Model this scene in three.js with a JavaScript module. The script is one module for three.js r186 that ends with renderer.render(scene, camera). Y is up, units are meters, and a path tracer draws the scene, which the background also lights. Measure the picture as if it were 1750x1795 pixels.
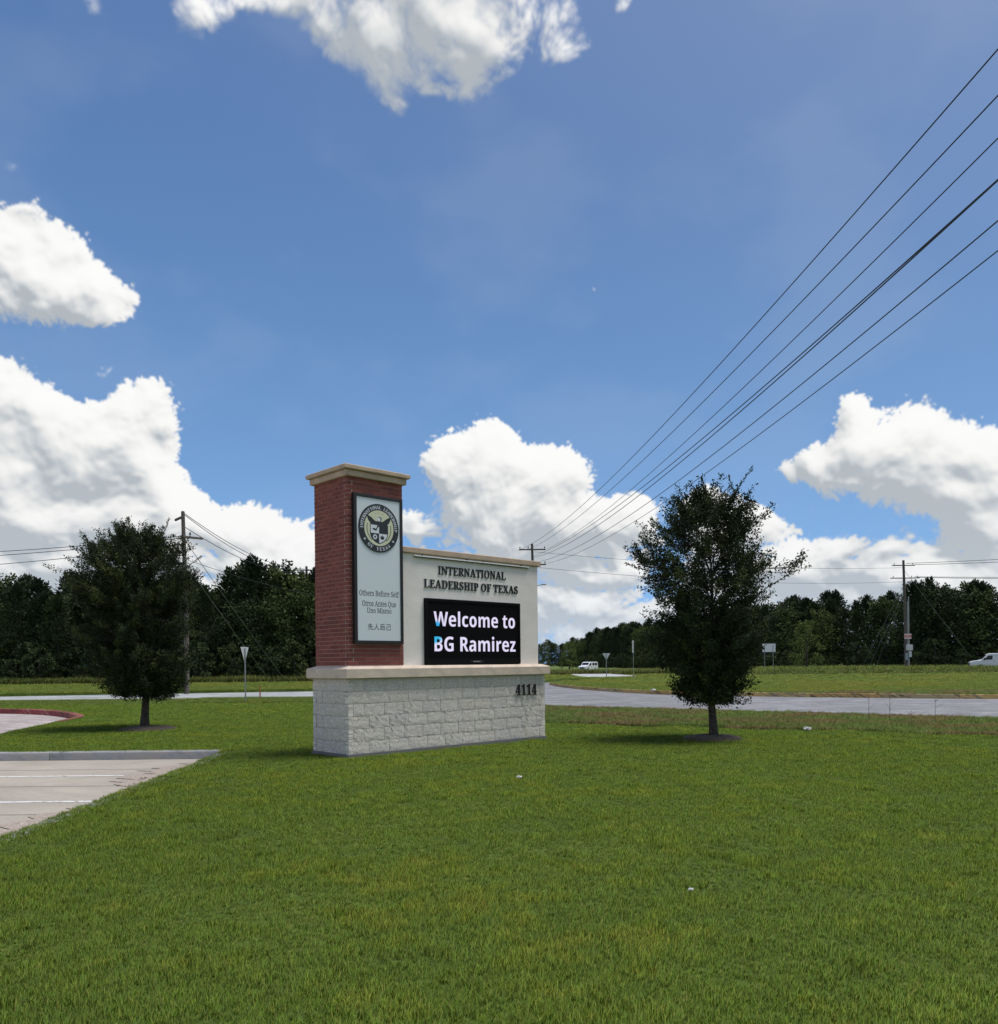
import * as THREE from 'three';
import { FontLoader } from 'three/addons/loaders/FontLoader.js';
import { TextGeometry } from 'three/addons/geometries/TextGeometry.js';
import { RoundedBoxGeometry } from 'three/addons/geometries/RoundedBoxGeometry.js';
import { mergeGeometries, mergeVertices, toCreasedNormals } from 'three/addons/utils/BufferGeometryUtils.js';
import { createNoise3D } from 'simplex-noise';

// ---------------------------------------------------------------- camera
const scene = new THREE.Scene();
const camera = new THREE.PerspectiveCamera(2 * Math.atan(1164 / 1458) * 180 / Math.PI, 1750 / 2328, 0.1, 4000);
camera.position.set(0, 1.5, 0);
camera.rotation.set(0, 0, -0.01);
camera.setViewOffset(1750, 2328, 0, 0, 1750, 1795);          // the lens is shifted up, so that uprights stay upright
const renderer = new THREE.WebGLRenderer({ antialias: true });
renderer.setSize(998, 1024);
renderer.toneMapping = THREE.LinearToneMapping;
renderer.toneMappingExposure = 1;
renderer.shadowMap.enabled = true;

// ---------------------------------------------------------------- helpers
function rng(seed) { let s = seed | 0; return () => { s = (s + 0x6d2b79f5) | 0; let t = Math.imul(s ^ (s >>> 15), 1 | s); t = (t + Math.imul(t ^ (t >>> 7), 61 | t)) ^ t; return ((t ^ (t >>> 14)) >>> 0) / 4294967296; }; }
const n3 = createNoise3D(rng(11));
const clamp = THREE.MathUtils.clamp, lerp = THREE.MathUtils.lerp, sstep = THREE.MathUtils.smoothstep;
function fbm(x, y, z, oct) { let a = 0.5, s = 0; for (let i = 0; i < oct; i++) { s += a * n3(x, y, z); x = x * 2.03 + 7.1; y = y * 2.03 - 3.7; z = z * 2.03 + 1.9; a *= 0.5; } return s; }

// ---------------------------------------------------------------- sky: blue air and cumulus, by direction (azimuth from straight ahead, elevation, both in degrees)
const SUN_AZ = 85, SUN_EL = 71;
const rad = Math.PI / 180;
const sunDir = new THREE.Vector3(Math.sin(SUN_AZ * rad) * Math.cos(SUN_EL * rad), Math.sin(SUN_EL * rad), -Math.cos(SUN_AZ * rad) * Math.cos(SUN_EL * rad));
// azimuth, elevation, half width, half height, weight
const CLOUDS = [[-4.45,38.07,7.81,2.68,1],[-6.44,35.48,3.69,1.82,1],[-1.75,35.87,3.14,1.68,1],[0.63,37.38,2.95,1.99,1],[-9.88,36.79,3.62,1.76,1],[-15.10,37.60,4.03,1.04,1],[-19.58,36.60,2.16,1.47,0.95],[4.75,37.01,2.03,1.80,0.85],[8.83,38.03,1.00,0.78,0.7],[-25.76,35.65,1.75,1.04,0.62],[-2.46,40.46,10.20,2.73,1],[-8.29,40.45,9.24,2.05,1],[-1.77,34.42,1.57,1.02,0.8],[-6.85,33.74,1.39,0.87,0.75],[-30.76,22.93,3.63,3.33,1],[-28.09,23.01,2.91,2.83,1],[-25.60,21.93,2.24,1.69,0.95],[-28.10,21.22,2.75,1.09,0.7],[-23.72,22.06,0.99,1.15,0.55],[-33.03,22.45,3.87,3.09,1],[-30.84,15.31,2.61,3.07,1],[-28.48,13.95,2.58,2.78,1],[-32.55,13.91,3.07,3.52,1],[-26.32,12.86,3.31,3.17,1],[-22.89,16.21,2.07,2.25,1],[-23.40,14.14,2.48,2.77,1],[-22.60,11.46,2.34,2.83,1],[-27.29,10.08,4.66,4.19,1],[-30.30,10.81,3.22,4.55,1],[-21.78,9.40,2.37,2.68,1],[-19.89,9.85,1.11,1.45,0.9],[-24.78,6.77,5.51,3.49,1],[-30.91,6.80,4.34,3.87,0.95],[-30.94,3.79,4.91,3.13,0.8],[-23.17,3.98,5.65,2.74,0.8],[-18.14,8.48,2.13,2.11,1],[-15.98,8.93,2.25,2.22,1],[-13.80,6.93,2.30,2.40,1],[-12.11,7.91,1.69,1.93,0.9],[-15.83,6.33,4.73,2.33,1],[-10.22,7.94,2.66,2.70,0.9],[-16.21,4.08,6.16,1.95,0.75],[-6.29,9.32,1.32,1.53,0.8],[-5.41,7.98,0.93,1.00,0.6],[-0.63,14.95,1.89,1.65,1],[-3.00,13.66,2.27,2.15,1],[1.32,13.45,2.75,2.16,1],[4.44,12.64,2.42,2.06,1],[-1.66,10.66,3.61,3.04,1],[2.65,10.04,4.12,3.24,1],[7.90,9.15,3.08,2.37,1],[5.75,7.49,4.28,2.90,1],[9.26,10.04,1.72,1.45,0.95],[-2.09,7.21,3.92,2.71,1],[1.03,4.85,5.11,2.34,0.9],[6.50,4.38,4.27,2.15,0.95],[3.37,2.87,4.31,1.76,0.8],[10.00,7.75,2.29,2.31,0.9],[3.35,1.30,6.27,1.57,0.6],[13.97,10.02,1.85,1.98,1],[16.70,8.95,2.45,2.30,1],[14.50,7.57,3.32,2.32,1],[19.17,7.16,2.52,1.93,1],[21.92,6.29,2.44,2.02,1],[24.58,6.49,2.34,2.02,1],[27.12,5.63,2.24,1.75,1],[29.55,4.97,2.08,1.56,0.95],[31.87,5.16,1.70,1.95,0.9],[19.85,5.11,5.56,1.87,1],[26.48,3.75,5.98,1.76,0.95],[14.47,4.57,5.90,2.34,0.85],[23.25,15.26,1.19,1.65,0.95],[23.33,13.21,1.99,1.86,1],[26.56,13.51,2.45,2.45,1],[29.31,12.01,2.24,2.33,1],[31.92,10.39,2.26,2.66,1],[20.79,12.25,1.79,1.43,0.85],[19.40,12.19,1.22,0.90,0.6],[25.27,11.30,3.05,2.08,1],[28.08,9.49,2.91,2.29,1],[30.46,7.92,2.34,2.12,1],[22.64,11.03,2.34,1.14,0.75],[32.22,12.27,1.41,1.50,0.8],[6.71,24.02,0.62,0.39,0.45]];
function makeSky() {
  const W = 4096, H = 2048, H2 = H / 2, STEP = 360 / W;
  const field = new Float32Array(W * H2);
  const rnd = rng(77), list = CLOUDS.slice();
  for (let k = 0; k < 46; k++) {                               // the same broken cumulus goes on all round
    const az = 38 + 284 * (k + rnd()) / 46, el = 3 + 62 * Math.pow(rnd(), 1.6), size = 4 + 4.5 * rnd();
    for (let j = 0; j < 9; j++) list.push([az + (rnd() - 0.5) * size * 3.2 / Math.max(0.4, Math.cos(el * rad)), el + (rnd() - 0.4) * size * 1.1, size * (0.35 + 0.5 * rnd()) , size * (0.3 + 0.35 * rnd()), 0.8 + 0.2 * rnd()]);
  }
  for (let k = 0; k < 60; k++) list.push([36 + 288 * rnd(), 1 + 5 * rnd(), 6 + 5 * rnd(), 2 + 3 * rnd(), 0.9]);
  for (const [az, el, ra, re, w] of list) {
    const c = Math.max(0.25, Math.cos(el * rad)), wide = el > 30 || Math.abs(az) > 36 ? ra / c * (Math.abs(az) > 36 ? 1 : c) : ra;
    const r0 = Math.max(0, Math.floor((el - re * 1.71) / STEP)), r1 = Math.min(H2 - 1, Math.ceil((el + re * 1.71) / STEP));
    const c0 = Math.floor((az - wide * 1.71) / STEP), c1 = Math.ceil((az + wide * 1.71) / STEP);
    for (let r = r0; r <= r1; r++) for (let q = c0; q <= c1; q++) {
      const dy = (r * STEP - el) / re, dx = (q * STEP - az) / wide, d = (dx * dx + dy * dy) / 2.9;
      if (d >= 1) continue;
      const at = r * W + ((q + W * 1.25) % W | 0), f = w * (1 - d) * (1 - d) * (1 - d);
      field[at] = 1 - (1 - field[at]) * (1 - f);
    }
  }
  // density: the soft field, broken up by billows of several sizes
  const dens = new Float32Array(W * H2), relief = new Float32Array(W * H2).fill(0.5);
  const billow = (x, y, z, oct) => { let a = 0.5, s = 0; for (let i = 0; i < oct; i++) { s += a * (2.1 * Math.abs(n3(x, y, z)) - 0.66); x = x * 2.07 + 3.1; y = y * 2.07 + 5.3; z = z * 2.07 - 2.7; a *= 0.62; } return s; };
  const hash = (i, j, k) => { let h = Math.imul(i, 374761393) ^ Math.imul(j, 668265263) ^ Math.imul(k, 1274126177); h = Math.imul(h ^ (h >>> 13), 1103515245); return h ^ (h >>> 16); };
  const puff = (x, y, z) => {                                   // round heads: 1 at a cell's own point, falling to the creases between cells
    const i0 = Math.floor(x), j0 = Math.floor(y), k0 = Math.floor(z); let best = 9;
    for (let i = i0 - 1; i <= i0 + 1; i++) for (let j = j0 - 1; j <= j0 + 1; j++) for (let k = k0 - 1; k <= k0 + 1; k++) {
      const h = hash(i, j, k), dx = i + (h & 1023) / 1023 - x, dy = j + ((h >>> 10) & 1023) / 1023 - y, dz = k + ((h >>> 20) & 1023) / 1023 - z, d = dx * dx + dy * dy + dz * dz; if (d < best) best = d;
    }
    return 1 - Math.min(1, best) * 1.25;
  };
  for (let r = 0; r < H2; r++) {
    const e = (r + 0.5) * STEP, el = e * rad, ce = Math.cos(el), se = Math.sin(el);
    for (let q = 0; q < W; q++) {
      const at = r * W + q, f = field[at];
      if (f < 0.02 && e > 9) continue;
      const round = ((q + 0.5) / W - 0.5) * 2 * Math.PI, x = ce * Math.cos(round), y = se, z = ce * Math.sin(round);
      const wx = 0.022 * n3(x * 7, y * 7, z * 7) + 0.005 * n3(x * 24, y * 24, z * 24), wy = 0.022 * n3(x * 7 + 40, y * 7, z * 7) + 0.005 * n3(x * 24 + 9, y * 24, z * 24);
      const X = x + wx, Y = y + wy, g = fbm(X * 22, Y * 26, z * 22, 5), b = f > 0.12 ? 0.55 * (puff(X * 17, Y * 21, z * 17) - 0.42) + 0.34 * (puff(X * 41 + 0.4 * g, Y * 46, z * 41) - 0.42) + 0.5 * billow(X * 60, Y * 66, z * 60, 4) : billow(X * 9, Y * 11, z * 9, 6);
      const feather = 0.75 * sstep(e, 24, 33), cum = f * 1.5 - 0.79 + lerp(0.62, 0.22, feather) * b + lerp(0.26, 0.70, feather) * g - 0.46 * sstep(13 - e, 0, 6) * clamp(0.42 + 2.0 * fbm(x * 11, y * 26, z * 11, 4), 0, 1);
      const bank = 0.26 * Math.exp(-Math.pow((e - 3) / 4.2, 2)) * (1 + 2.2 * fbm(x * 5, y * 26, z * 5, 4)) - 0.12 + 0.16 * b;   // broken layers low over the horizon
      dens[at] = Math.max(f < 0.02 ? -1 : cum, bank); relief[at] = 0.5 + 0.75 * b + 0.25 * g;
    }
  }
  const blur = (src, rad_) => {                                  // two box passes along each axis
    let a = src.map((v) => Math.max(0, Math.min(1.1, v))), b = new Float32Array(W * H2);
    for (let pass = 0; pass < 2; pass++) {
      for (let r = 0; r < H2; r++) { let s = 0; const o = r * W; for (let k = -rad_; k <= rad_; k++) s += a[o + (k + W) % W]; for (let q = 0; q < W; q++) { b[o + q] = s / (2 * rad_ + 1); s += a[o + (q + rad_ + 1) % W] - a[o + (q - rad_ + W) % W]; } }
      for (let q = 0; q < W; q++) { let s = 0; const c = (r) => b[Math.max(0, Math.min(H2 - 1, r)) * W + q]; for (let k = -rad_; k <= rad_; k++) s += c(k); for (let r = 0; r < H2; r++) { a[r * W + q] = s / (2 * rad_ + 1); s += c(r + rad_ + 1) - c(r - rad_); } }
    }
    return a;
  };
  const B1 = blur(dens, 2), B2 = blur(dens, 6), B3 = blur(dens, 16), B4 = blur(dens, 38), R1 = blur(relief, 1), R2 = blur(relief, 4);
  const slope = (M, r, q, k) => M[r * W + q] - M[Math.min(H2 - 1, r + k) * W + (q + (k >> 1)) % W];
  const out = new Float32Array(W * H * 4);
  for (let r = 0; r < H2; r++) {
    const e = (r + 0.5) * STEP, el = e * rad, ce = Math.cos(el), se = Math.sin(el);
    for (let q = 0; q < W; q++) {
      const at = r * W + q, round = ((q + 0.5) / W - 0.5) * 2 * Math.PI;
      const x = ce * Math.cos(round), z = ce * Math.sin(round), toSun = x * sunDir.x + se * sunDir.y + z * sunDir.z;
      // clear air: deep blue overhead, paler towards the horizon and round the sun
      const low = Math.exp(-e / 19), glow = Math.pow(clamp(toSun * 0.5 + 0.5, 0, 1), 9);
      let R = 0.036 + 0.28 * low + 0.50 * glow, G = 0.106 + 0.49 * low + 0.48 * glow, B = 0.315 + 0.68 * low + 0.44 * glow;
      const veil = 0.06 * sstep(fbm(x * 2.6 + 4, se * 4.2, z * 2.6, 5) + 0.10, 0, 0.55) * sstep(e, 4, 16);                // thin high haze
      R = lerp(R, 0.70, veil); G = lerp(G, 0.75, veil); B = lerp(B, 0.80, veil);
      const dn = dens[at];
      if (dn > 0) {
        const feather = sstep(e, 24, 33);
        const under = sstep(-slope(B3, r, q, 24), 0, 0.3), alpha = sstep(dn, 0, Math.max(lerp(0.13, 0.8, feather), 0.45 * under)) * (1 - 0.35 * Math.exp(-e / 3)) * (1 - 0.45 * sstep(0.46 - R2[at] - 0.25 * B4[at], 0, 0.2));
        const rim = 1 - sstep(B3[at], 0.2, 0.7);
        let L = 0.735 + (1 - 0.6 * feather) * (0.36 * slope(R1, r, q, 3) + 0.52 * slope(R2, r, q, 8)) + 0.05 * feather + (0.06 + 0.10 * rim) * slope(dens, r, q, 2) + (0.16 + 0.36 * rim) * slope(B1, r, q, 4) + 0.70 * slope(B2, r, q, 10) + 0.60 * slope(B3, r, q, 24) + 0.26 * slope(B4, r, q, 60);
        L -= 0.17 * B4[at] + 0.08 * B3[at] - 0.05 * (1 - sstep(B2[at], 0, 0.35)) - 0.10 * feather;
        const patch = fbm(x * 5 + 3, se * 8, z * 5, 3) + 0.6 * fbm(x * 17, se * 21 + 5, z * 17, 3);
        L += 0.40 * patch * sstep(B3[at], 0.05, 0.5) - 0.05;           // thicker and thinner masses within a cloud
        L *= 1 + 0.3 * sstep(0.45 - toSun, 0, 0.7);                    // painted brighter away from the sun, as if front-lit; lifts the shaded sign wall
        L = Math.max(L, 0.5); if (L > 0.74) L = 0.74 + 0.25 * Math.tanh((L - 0.74) / 0.30);
        L = lerp(L, 0.78, 0.45 * Math.exp(-e / 6));                 // the far, low ones lie behind more air
        const grey = sstep(L, 0.42, 0.9);
        R = lerp(R, L * lerp(0.87, 1.0, grey), alpha); G = lerp(G, L * lerp(0.955, 1.0, grey), alpha); B = lerp(B, L * lerp(1.04, 0.985, grey), alpha);
      }
      const o = ((r + H2) * W + q) * 4;
      out[o] = R; out[o + 1] = G; out[o + 2] = B; out[o + 3] = 1;
    }
  }
  for (let o = 0; o < W * H2 * 4; o += 4) { out[o] = 0.10; out[o + 1] = 0.12; out[o + 2] = 0.08; out[o + 3] = 1; }
  const t = new THREE.DataTexture(out, W, H, THREE.RGBAFormat, THREE.FloatType);
  t.mapping = THREE.EquirectangularReflectionMapping; t.magFilter = t.minFilter = THREE.LinearFilter; t.needsUpdate = true;
  return t;
}
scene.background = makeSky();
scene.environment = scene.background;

const sun = new THREE.DirectionalLight(new THREE.Color(1, 0.96, 0.9), 3.2);
sun.position.copy(sunDir).multiplyScalar(200); sun.target.position.set(0, 0, 0);
sun.castShadow = true; sun.shadow.radius = 40; sun.shadow.mapSize.set(4096, 4096);
Object.assign(sun.shadow.camera, { left: -70, right: 70, top: 70, bottom: -70, near: 1, far: 500 });
scene.add(sun, sun.target);

// ---------------------------------------------------------------- naming
const taken = new Map();
function numbered(name) { const n = taken.get(name) ?? 0; taken.set(name, n + 1); return n ? name + '_' + String(n).padStart(3, '0') : name; }
function tag(o, label, category, group, kind) { o.userData = { label, category }; if (group) o.userData.group = group; if (kind) o.userData.kind = kind; return o; }
function thing(name, label, category, [x, y, z] = [0, 0, 0], turn = 0, group) { const o = new THREE.Group(); o.name = numbered(name); o.position.set(x, y, z); o.rotation.y = turn; scene.add(o); return tag(o, label, category, group); }
function add(name, geometry, material, parent = scene) { const m = new THREE.Mesh(geometry, material); m.name = parent === scene ? numbered(name) : name; m.castShadow = m.receiveShadow = true; parent.add(m); return m; }
function structure(name, geometry, material) { const m = add(name, geometry, material); m.userData.kind = 'structure'; return m; }
const box = (x0, x1, y0, y1, z0, z1) => new THREE.BoxGeometry(x1 - x0, y1 - y0, z1 - z0).translate((x0 + x1) / 2, (y0 + y1) / 2, (z0 + z1) / 2);
function rbox(x0, x1, y0, y1, z0, z1, r = 0.01) { return new RoundedBoxGeometry(x1 - x0, y1 - y0, z1 - z0, 2, r).translate((x0 + x1) / 2, (y0 + y1) / 2, (z0 + z1) / 2); }
const std = (rgb, roughness = 0.9, more = {}) => new THREE.MeshStandardMaterial({ color: Array.isArray(rgb) ? new THREE.Color().setRGB(...rgb) : rgb, roughness, ...more });
function rod(a, b, r0, r1 = r0, seg = 8) { const A = new THREE.Vector3(...a), B = new THREE.Vector3(...b), d = B.clone().sub(A), g = new THREE.CylinderGeometry(r1, r0, d.length(), seg); g.applyQuaternion(new THREE.Quaternion().setFromUnitVectors(new THREE.Vector3(0, 1, 0), d.normalize())); return g.translate((A.x + B.x) / 2, (A.y + B.y) / 2, (A.z + B.z) / 2); }
function wire(points, r, seg = 5, n = 40) { return new THREE.TubeGeometry(new THREE.CatmullRomCurve3(points), n, r, seg); }
const plain = (g) => { const o = g.index ? g.toNonIndexed() : g; for (const k of Object.keys(o.attributes)) if (!['position', 'normal', 'uv'].includes(k)) o.deleteAttribute(k); return o; };
const merge = (list) => mergeGeometries(list.map(plain));

// tiling noise: a texture from a function of (u, v) on a torus, so that it repeats without a seam
function texture(size, fn, color = true, repeat = 1) {
  const d = new Uint8Array(size * size * 4);
  for (let j = 0; j < size; j++) for (let i = 0; i < size; i++) { const c = fn(i / size, j / size), o = (j * size + i) * 4; for (let k = 0; k < 3; k++) d[o + k] = clamp(Math.round(255 * (Array.isArray(c) ? c[k] : c)), 0, 255); d[o + 3] = 255; }
  const t = new THREE.DataTexture(d, size, size); t.wrapS = t.wrapT = THREE.RepeatWrapping; t.magFilter = THREE.LinearFilter; t.minFilter = THREE.LinearMipmapLinearFilter; t.generateMipmaps = true;
  if (color) t.colorSpace = THREE.SRGBColorSpace; t.repeat.set(repeat, repeat); t.needsUpdate = true; return t;
}
function torus(u, v, f, oct, off = 0) {                          // noise that repeats in u and v
  let s = 0, a = 0.5; for (let i = 0; i < oct; i++) { const r = f / 6.283, A = u * 6.283, B = v * 6.283; s += a * n3(r * Math.cos(A) + off, r * Math.sin(A) + r * Math.cos(B) * 1.3, r * Math.sin(B) * 1.3 + off * 2); f *= 2; a *= 0.55; } return s;
}
const planarUV = (g, s = 1) => { const p = g.attributes.position, uv = new Float32Array(p.count * 2); for (let i = 0; i < p.count; i++) { uv[2 * i] = p.getX(i) * s; uv[2 * i + 1] = p.getZ(i) * s; } g.setAttribute('uv', new THREE.BufferAttribute(uv, 2)); return g; };
// polygons are written as [x, metres ahead of the camera]
const ring = (pts, PathKind = THREE.Shape) => { const s = new PathKind(); pts.forEach(([x, z], i) => (i ? s.lineTo(x, z) : s.moveTo(x, z))); s.closePath(); return s; };
const flat = (pts, y, holes = []) => { const s = ring(pts); for (const h of holes) s.holes.push(ring(h, THREE.Path)); const g = new THREE.ShapeGeometry(s); g.rotateX(-Math.PI / 2); g.translate(0, y, 0); return g; };   // (x, ahead) -> (x, y, -ahead)
const inside = (pts, x, z) => { let c = false; for (let i = 0, j = pts.length - 1; i < pts.length; j = i++) { const [a, b] = pts[i], [p, q] = pts[j]; if ((b > z) !== (q > z) && x < ((p - a) * (z - b)) / (q - b) + a) c = !c; } return c; };

// ---------------------------------------------------------------- ground, pavements, kerbs
const LOT = [[-4.15, -14], [-4.44, 7.4], [-4.6, 10], [-4.72, 12.6], [-4.95, 14.75], [-60, 14.5], [-60, -14]];
const DRIVE = [[-11.2, 17.2], [-11.5, 19.1], [-12.02, 21.4], [-12.4, 23.2], [-12.72, 24.6], [-12.95, 25.5], [-13.3, 26.2], [-13.8, 26.9], [-14.3, 27.6], [-14.9, 28.3], [-15.5, 28.95], [-16.15, 29.5], [-16.8, 30], [-17.5, 30.4], [-18.6, 30.85], [-22, 31.6], [-60, 33], [-60, 17]];
const NOSE = [[4.0, 66], [3.95, 64.5], [4.1, 62.6], [4.2, 60], [4.5, 57], [4.95, 54], [5.5, 51.5], [6.2, 48.6], [7.1, 46], [7.9, 44], [8.8, 42.4], [10.1, 41], [11.6, 39.9], [13.2, 38.8], [14.9, 37.7], [17.9, 36], [20.7, 34.5], [30, 29.6], [60, 14]];
const ROAD = [[60, -4], [26, 10.5], [16, 17.8], [12.4, 20.7], [9.2, 23.2], [5, 26.4], [1.7, 28.9], [-3.5, 34], [-7, 38], [-8.9, 39.3], [-14, 39.6], [-24, 39.6], [-90, 40.5], [-90, 46], [-30, 49.8], [-20, 52.4], [-12, 54], [-6, 58], [-1, 63], [2, 67], [3.4, 70], [5.6, 78], [7.3, 80.6], [9.6, 81], [9.2, 79], [6.5, 72.2], [5.1, 68.6], ...NOSE];
const FARSTRIP = [[9.3, 118], [8.9, 90], [10.9, 87.4], [15.2, 91], [16.1, 97], [15.9, 118]];
const HOLES = [LOT, DRIVE, ROAD, FARSTRIP];
const MULCH = [[-8.5, 20.1, 0.72], [4.12, 16.15, 0.6]];

const soilTexture = texture(1024, (u, v) => {                     // short turf seen from above: blades, thatch, some bare soil
  const a = torus(u, v, 6, 4), b = torus(u, v, 60, 3, 9), c = torus(u, v, 300, 2, 4), k = 0.5 + 0.55 * a + 0.3 * b + 0.5 * c, dry = sstep(b + 0.6 * a, 0.1, 0.55);
  return [lerp(0.26, 0.40, k) + 0.06 * dry, lerp(0.335, 0.475, k) + 0.01 * dry, lerp(0.10, 0.17, k) + 0.02 * dry];
}, true, 1 / 18);
const groundMat = std(0xffffff, 1, { map: soilTexture });
{
  const s = ring([[-2500, -600], [2500, -600], [2500, 3400], [-2500, 3400]]);
  for (const h of HOLES) s.holes.push(ring(h, THREE.Path));
  const g = new THREE.ExtrudeGeometry(s, { depth: 0.4, bevelEnabled: false });
  g.rotateX(-Math.PI / 2); g.translate(0, -0.4, 0);               // its top is at 0; its holes hold the pavements, 0.15 lower
  structure('ground', planarUV(g), groundMat);
}
const concrete = (rgb, f, repeat) => texture(1024, (u, v) => { const a = torus(u, v, 5, 5, f), b = torus(u, v, 180, 3, f + 3), c = torus(u, v, 26, 3, f + 8), k = 1 + 0.19 * a + 0.13 * b - 0.11 * sstep(c, 0.12, 0.4); return rgb.map((x) => x * k); }, true, repeat);
const lotMat = std(0xffffff, 0.95, { map: texture(1024, (u, v) => { const a = torus(u, v, 5, 5, 21), b = torus(u, v, 180, 3, 24), k = 1 + 0.09 * a + 0.09 * b; return [0.645 * k, 0.61 * k, 0.56 * k]; }, true, 1 / 6) });
const roadMat = std(0xffffff, 0.9, { map: concrete([0.515, 0.51, 0.515], 33, 1 / 9) });
const driveMat = std(0xffffff, 0.95, { map: concrete([0.66, 0.615, 0.595], 45, 1 / 6) });
const grow = (pts, d) => { const cx = pts.reduce((s, p) => s + p[0], 0) / pts.length, cz = pts.reduce((s, p) => s + p[1], 0) / pts.length; return pts.map(([x, z]) => { const l = Math.hypot(x - cx, z - cz); return [x + (x - cx) / l * d, z + (z - cz) / l * d]; }); };
structure('parking_lot', planarUV(flat([[-4.0, -14.5], [-4.2, 15.0], [-60.5, 15.0], [-60.5, -14.5]], -0.125)), lotMat);
structure('driveway', planarUV(flat(grow(DRIVE, 0.3), -0.15)), driveMat);
structure('road', planarUV(flat([[61, -5], [61, 84], [-91, 84], [-91, -5]], -0.16)), roadMat);
structure('side_road', planarUV(flat([[-90.5, 38], [-4, 38], [-8, 56], [-90.5, 56]], -0.154)), std(0xffffff, 0.9, { map: concrete([0.62, 0.63, 0.62], 37, 1 / 9) }));
structure('far_pavement', planarUV(flat(grow(FARSTRIP, 1), -0.03)), std([0.42, 0.42, 0.41], 0.95));
structure('far_road', planarUV(flat([[44, 104], [140, 104], [140, 113], [44, 113]], 0.012)), roadMat);

// a kerb: a rounded section swept along a polyline, its back to the grass; cut into cast lengths
function kerb(name, pts, w, top, mats, parent, pieceLength, gap = 0.012) {
  const curve = new THREE.CatmullRomCurve3(pts.map(([x, z]) => new THREE.Vector3(x, 0, -z)), false, 'catmullrom', 0), L = curve.getLength(), n = Math.max(1, Math.round(L / pieceLength));
  for (let k = 0; k < n; k++) {
    const a = (k + gap / pieceLength / 2) / n, b = (k + 1 - gap / pieceLength / 2) / n, m = Math.max(1, Math.ceil(L / n / 0.6)), pos = [], idx = [];
    const section = [[-0.03, -0.3], [-0.02, top - 0.035], [-0.01, top - 0.012], [0.015, top], [w, top], [w, -0.3]];
    for (let i = 0; i <= m; i++) {
      const t = lerp(a, b, i / m), p = curve.getPointAt(t), d = curve.getTangentAt(t), nx = -d.z, nz = d.x;
      for (const [o, y] of section) pos.push(p.x - nx * o, y, p.z - nz * o);
    }
    const S = section.length;
    for (let i = 0; i < m; i++) for (let j = 0; j < S - 1; j++) { const q = i * S + j; idx.push(q, q + S, q + 1, q + 1, q + S, q + S + 1); }
    for (let j = 1; j < S - 1; j++) { idx.push(0, j, j + 1); idx.push(m * S, m * S + j + 1, m * S + j); }
    const g = new THREE.BufferGeometry(); g.setAttribute('position', new THREE.Float32BufferAttribute(pos, 3)); g.setIndex(idx);
    const out = toCreasedNormals(g, 0.6), P = out.attributes.position, uv = []; for (let i = 0; i < P.count; i++) uv.push((P.getX(i) - P.getZ(i)) * 0.7, P.getY(i) + (P.getX(i) + P.getZ(i)) * 0.35); out.setAttribute('uv', new THREE.Float32BufferAttribute(uv, 2));
    add('kerb_stone', out, mats[k % mats.length], parent);
  }
}
const kerbGrain = (rgb, f, worn) => texture(256, (u, v) => { const a = torus(u, v, 7, 4, f), b = torus(u, v, 60, 2, f + 2), w = sstep(a + 0.5 * b, 0.16, 0.3); return rgb.map((x, i) => lerp(x * (1 + 0.16 * a + 0.1 * b), worn[i], w)); }, true, 1 / 1.7);
{
  const t = thing('median_kerb', 'long yellow painted kerb curving round the grass median along the road', 'kerb', [0, 0, 0]);
  const paint = [std(0xffffff, 0.85, { map: kerbGrain([0.74, 0.62, 0.40], 3, [0.5, 0.46, 0.38]) }), std(0xffffff, 0.85, { map: kerbGrain([0.71, 0.58, 0.36], 5, [0.42, 0.36, 0.28]) }), std(0xffffff, 0.85, { map: kerbGrain([0.69, 0.61, 0.45], 8, [0.40, 0.34, 0.25]) })];
  kerb('kerb', NOSE.slice(1, 18), 0.2, 0.03, paint, t, 3.0);
  const g = thing('parking_kerb', 'straight grey concrete kerb at the end of the parking lot', 'kerb', [0, 0, 0]);
  const grey = [std(0xffffff, 0.9, { map: kerbGrain([0.58, 0.58, 0.58], 13, [0.6, 0.58, 0.55]) }), std(0xffffff, 0.9, { map: kerbGrain([0.55, 0.555, 0.56], 15, [0.58, 0.56, 0.54]) })];
  kerb('kerb', [[-4.95, 14.72], [-25, 14.62], [-59, 14.5]].reverse(), 0.18, 0.02, grey, g, 3.05);
  const e = thing('lawn_kerb', 'concrete kerb hidden by the lawn along the parking lot edge', 'kerb', [0, 0, 0]);
  kerb('kerb', [[-4.15, -13.5], [-4.44, 7.4], [-4.6, 10], [-4.72, 12.6], [-4.93, 14.6]].reverse(), 0.15, 0.004, grey, e, 3.05);
  const r = thing('fire_lane_kerb', 'curved kerb with faded red paint around the driveway', 'kerb', [0, 0, 0]);
  const red = [std(0xffffff, 0.85, { map: kerbGrain([0.56, 0.25, 0.25], 23, [0.62, 0.42, 0.40]) }), std(0xffffff, 0.85, { map: kerbGrain([0.52, 0.23, 0.235], 26, [0.33, 0.2, 0.2]) })];
  kerb('kerb', DRIVE.slice(3, 17).reverse().filter((p) => p[0] > -40), 0.2, 0.03, red, r, 2.4);
}
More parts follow.
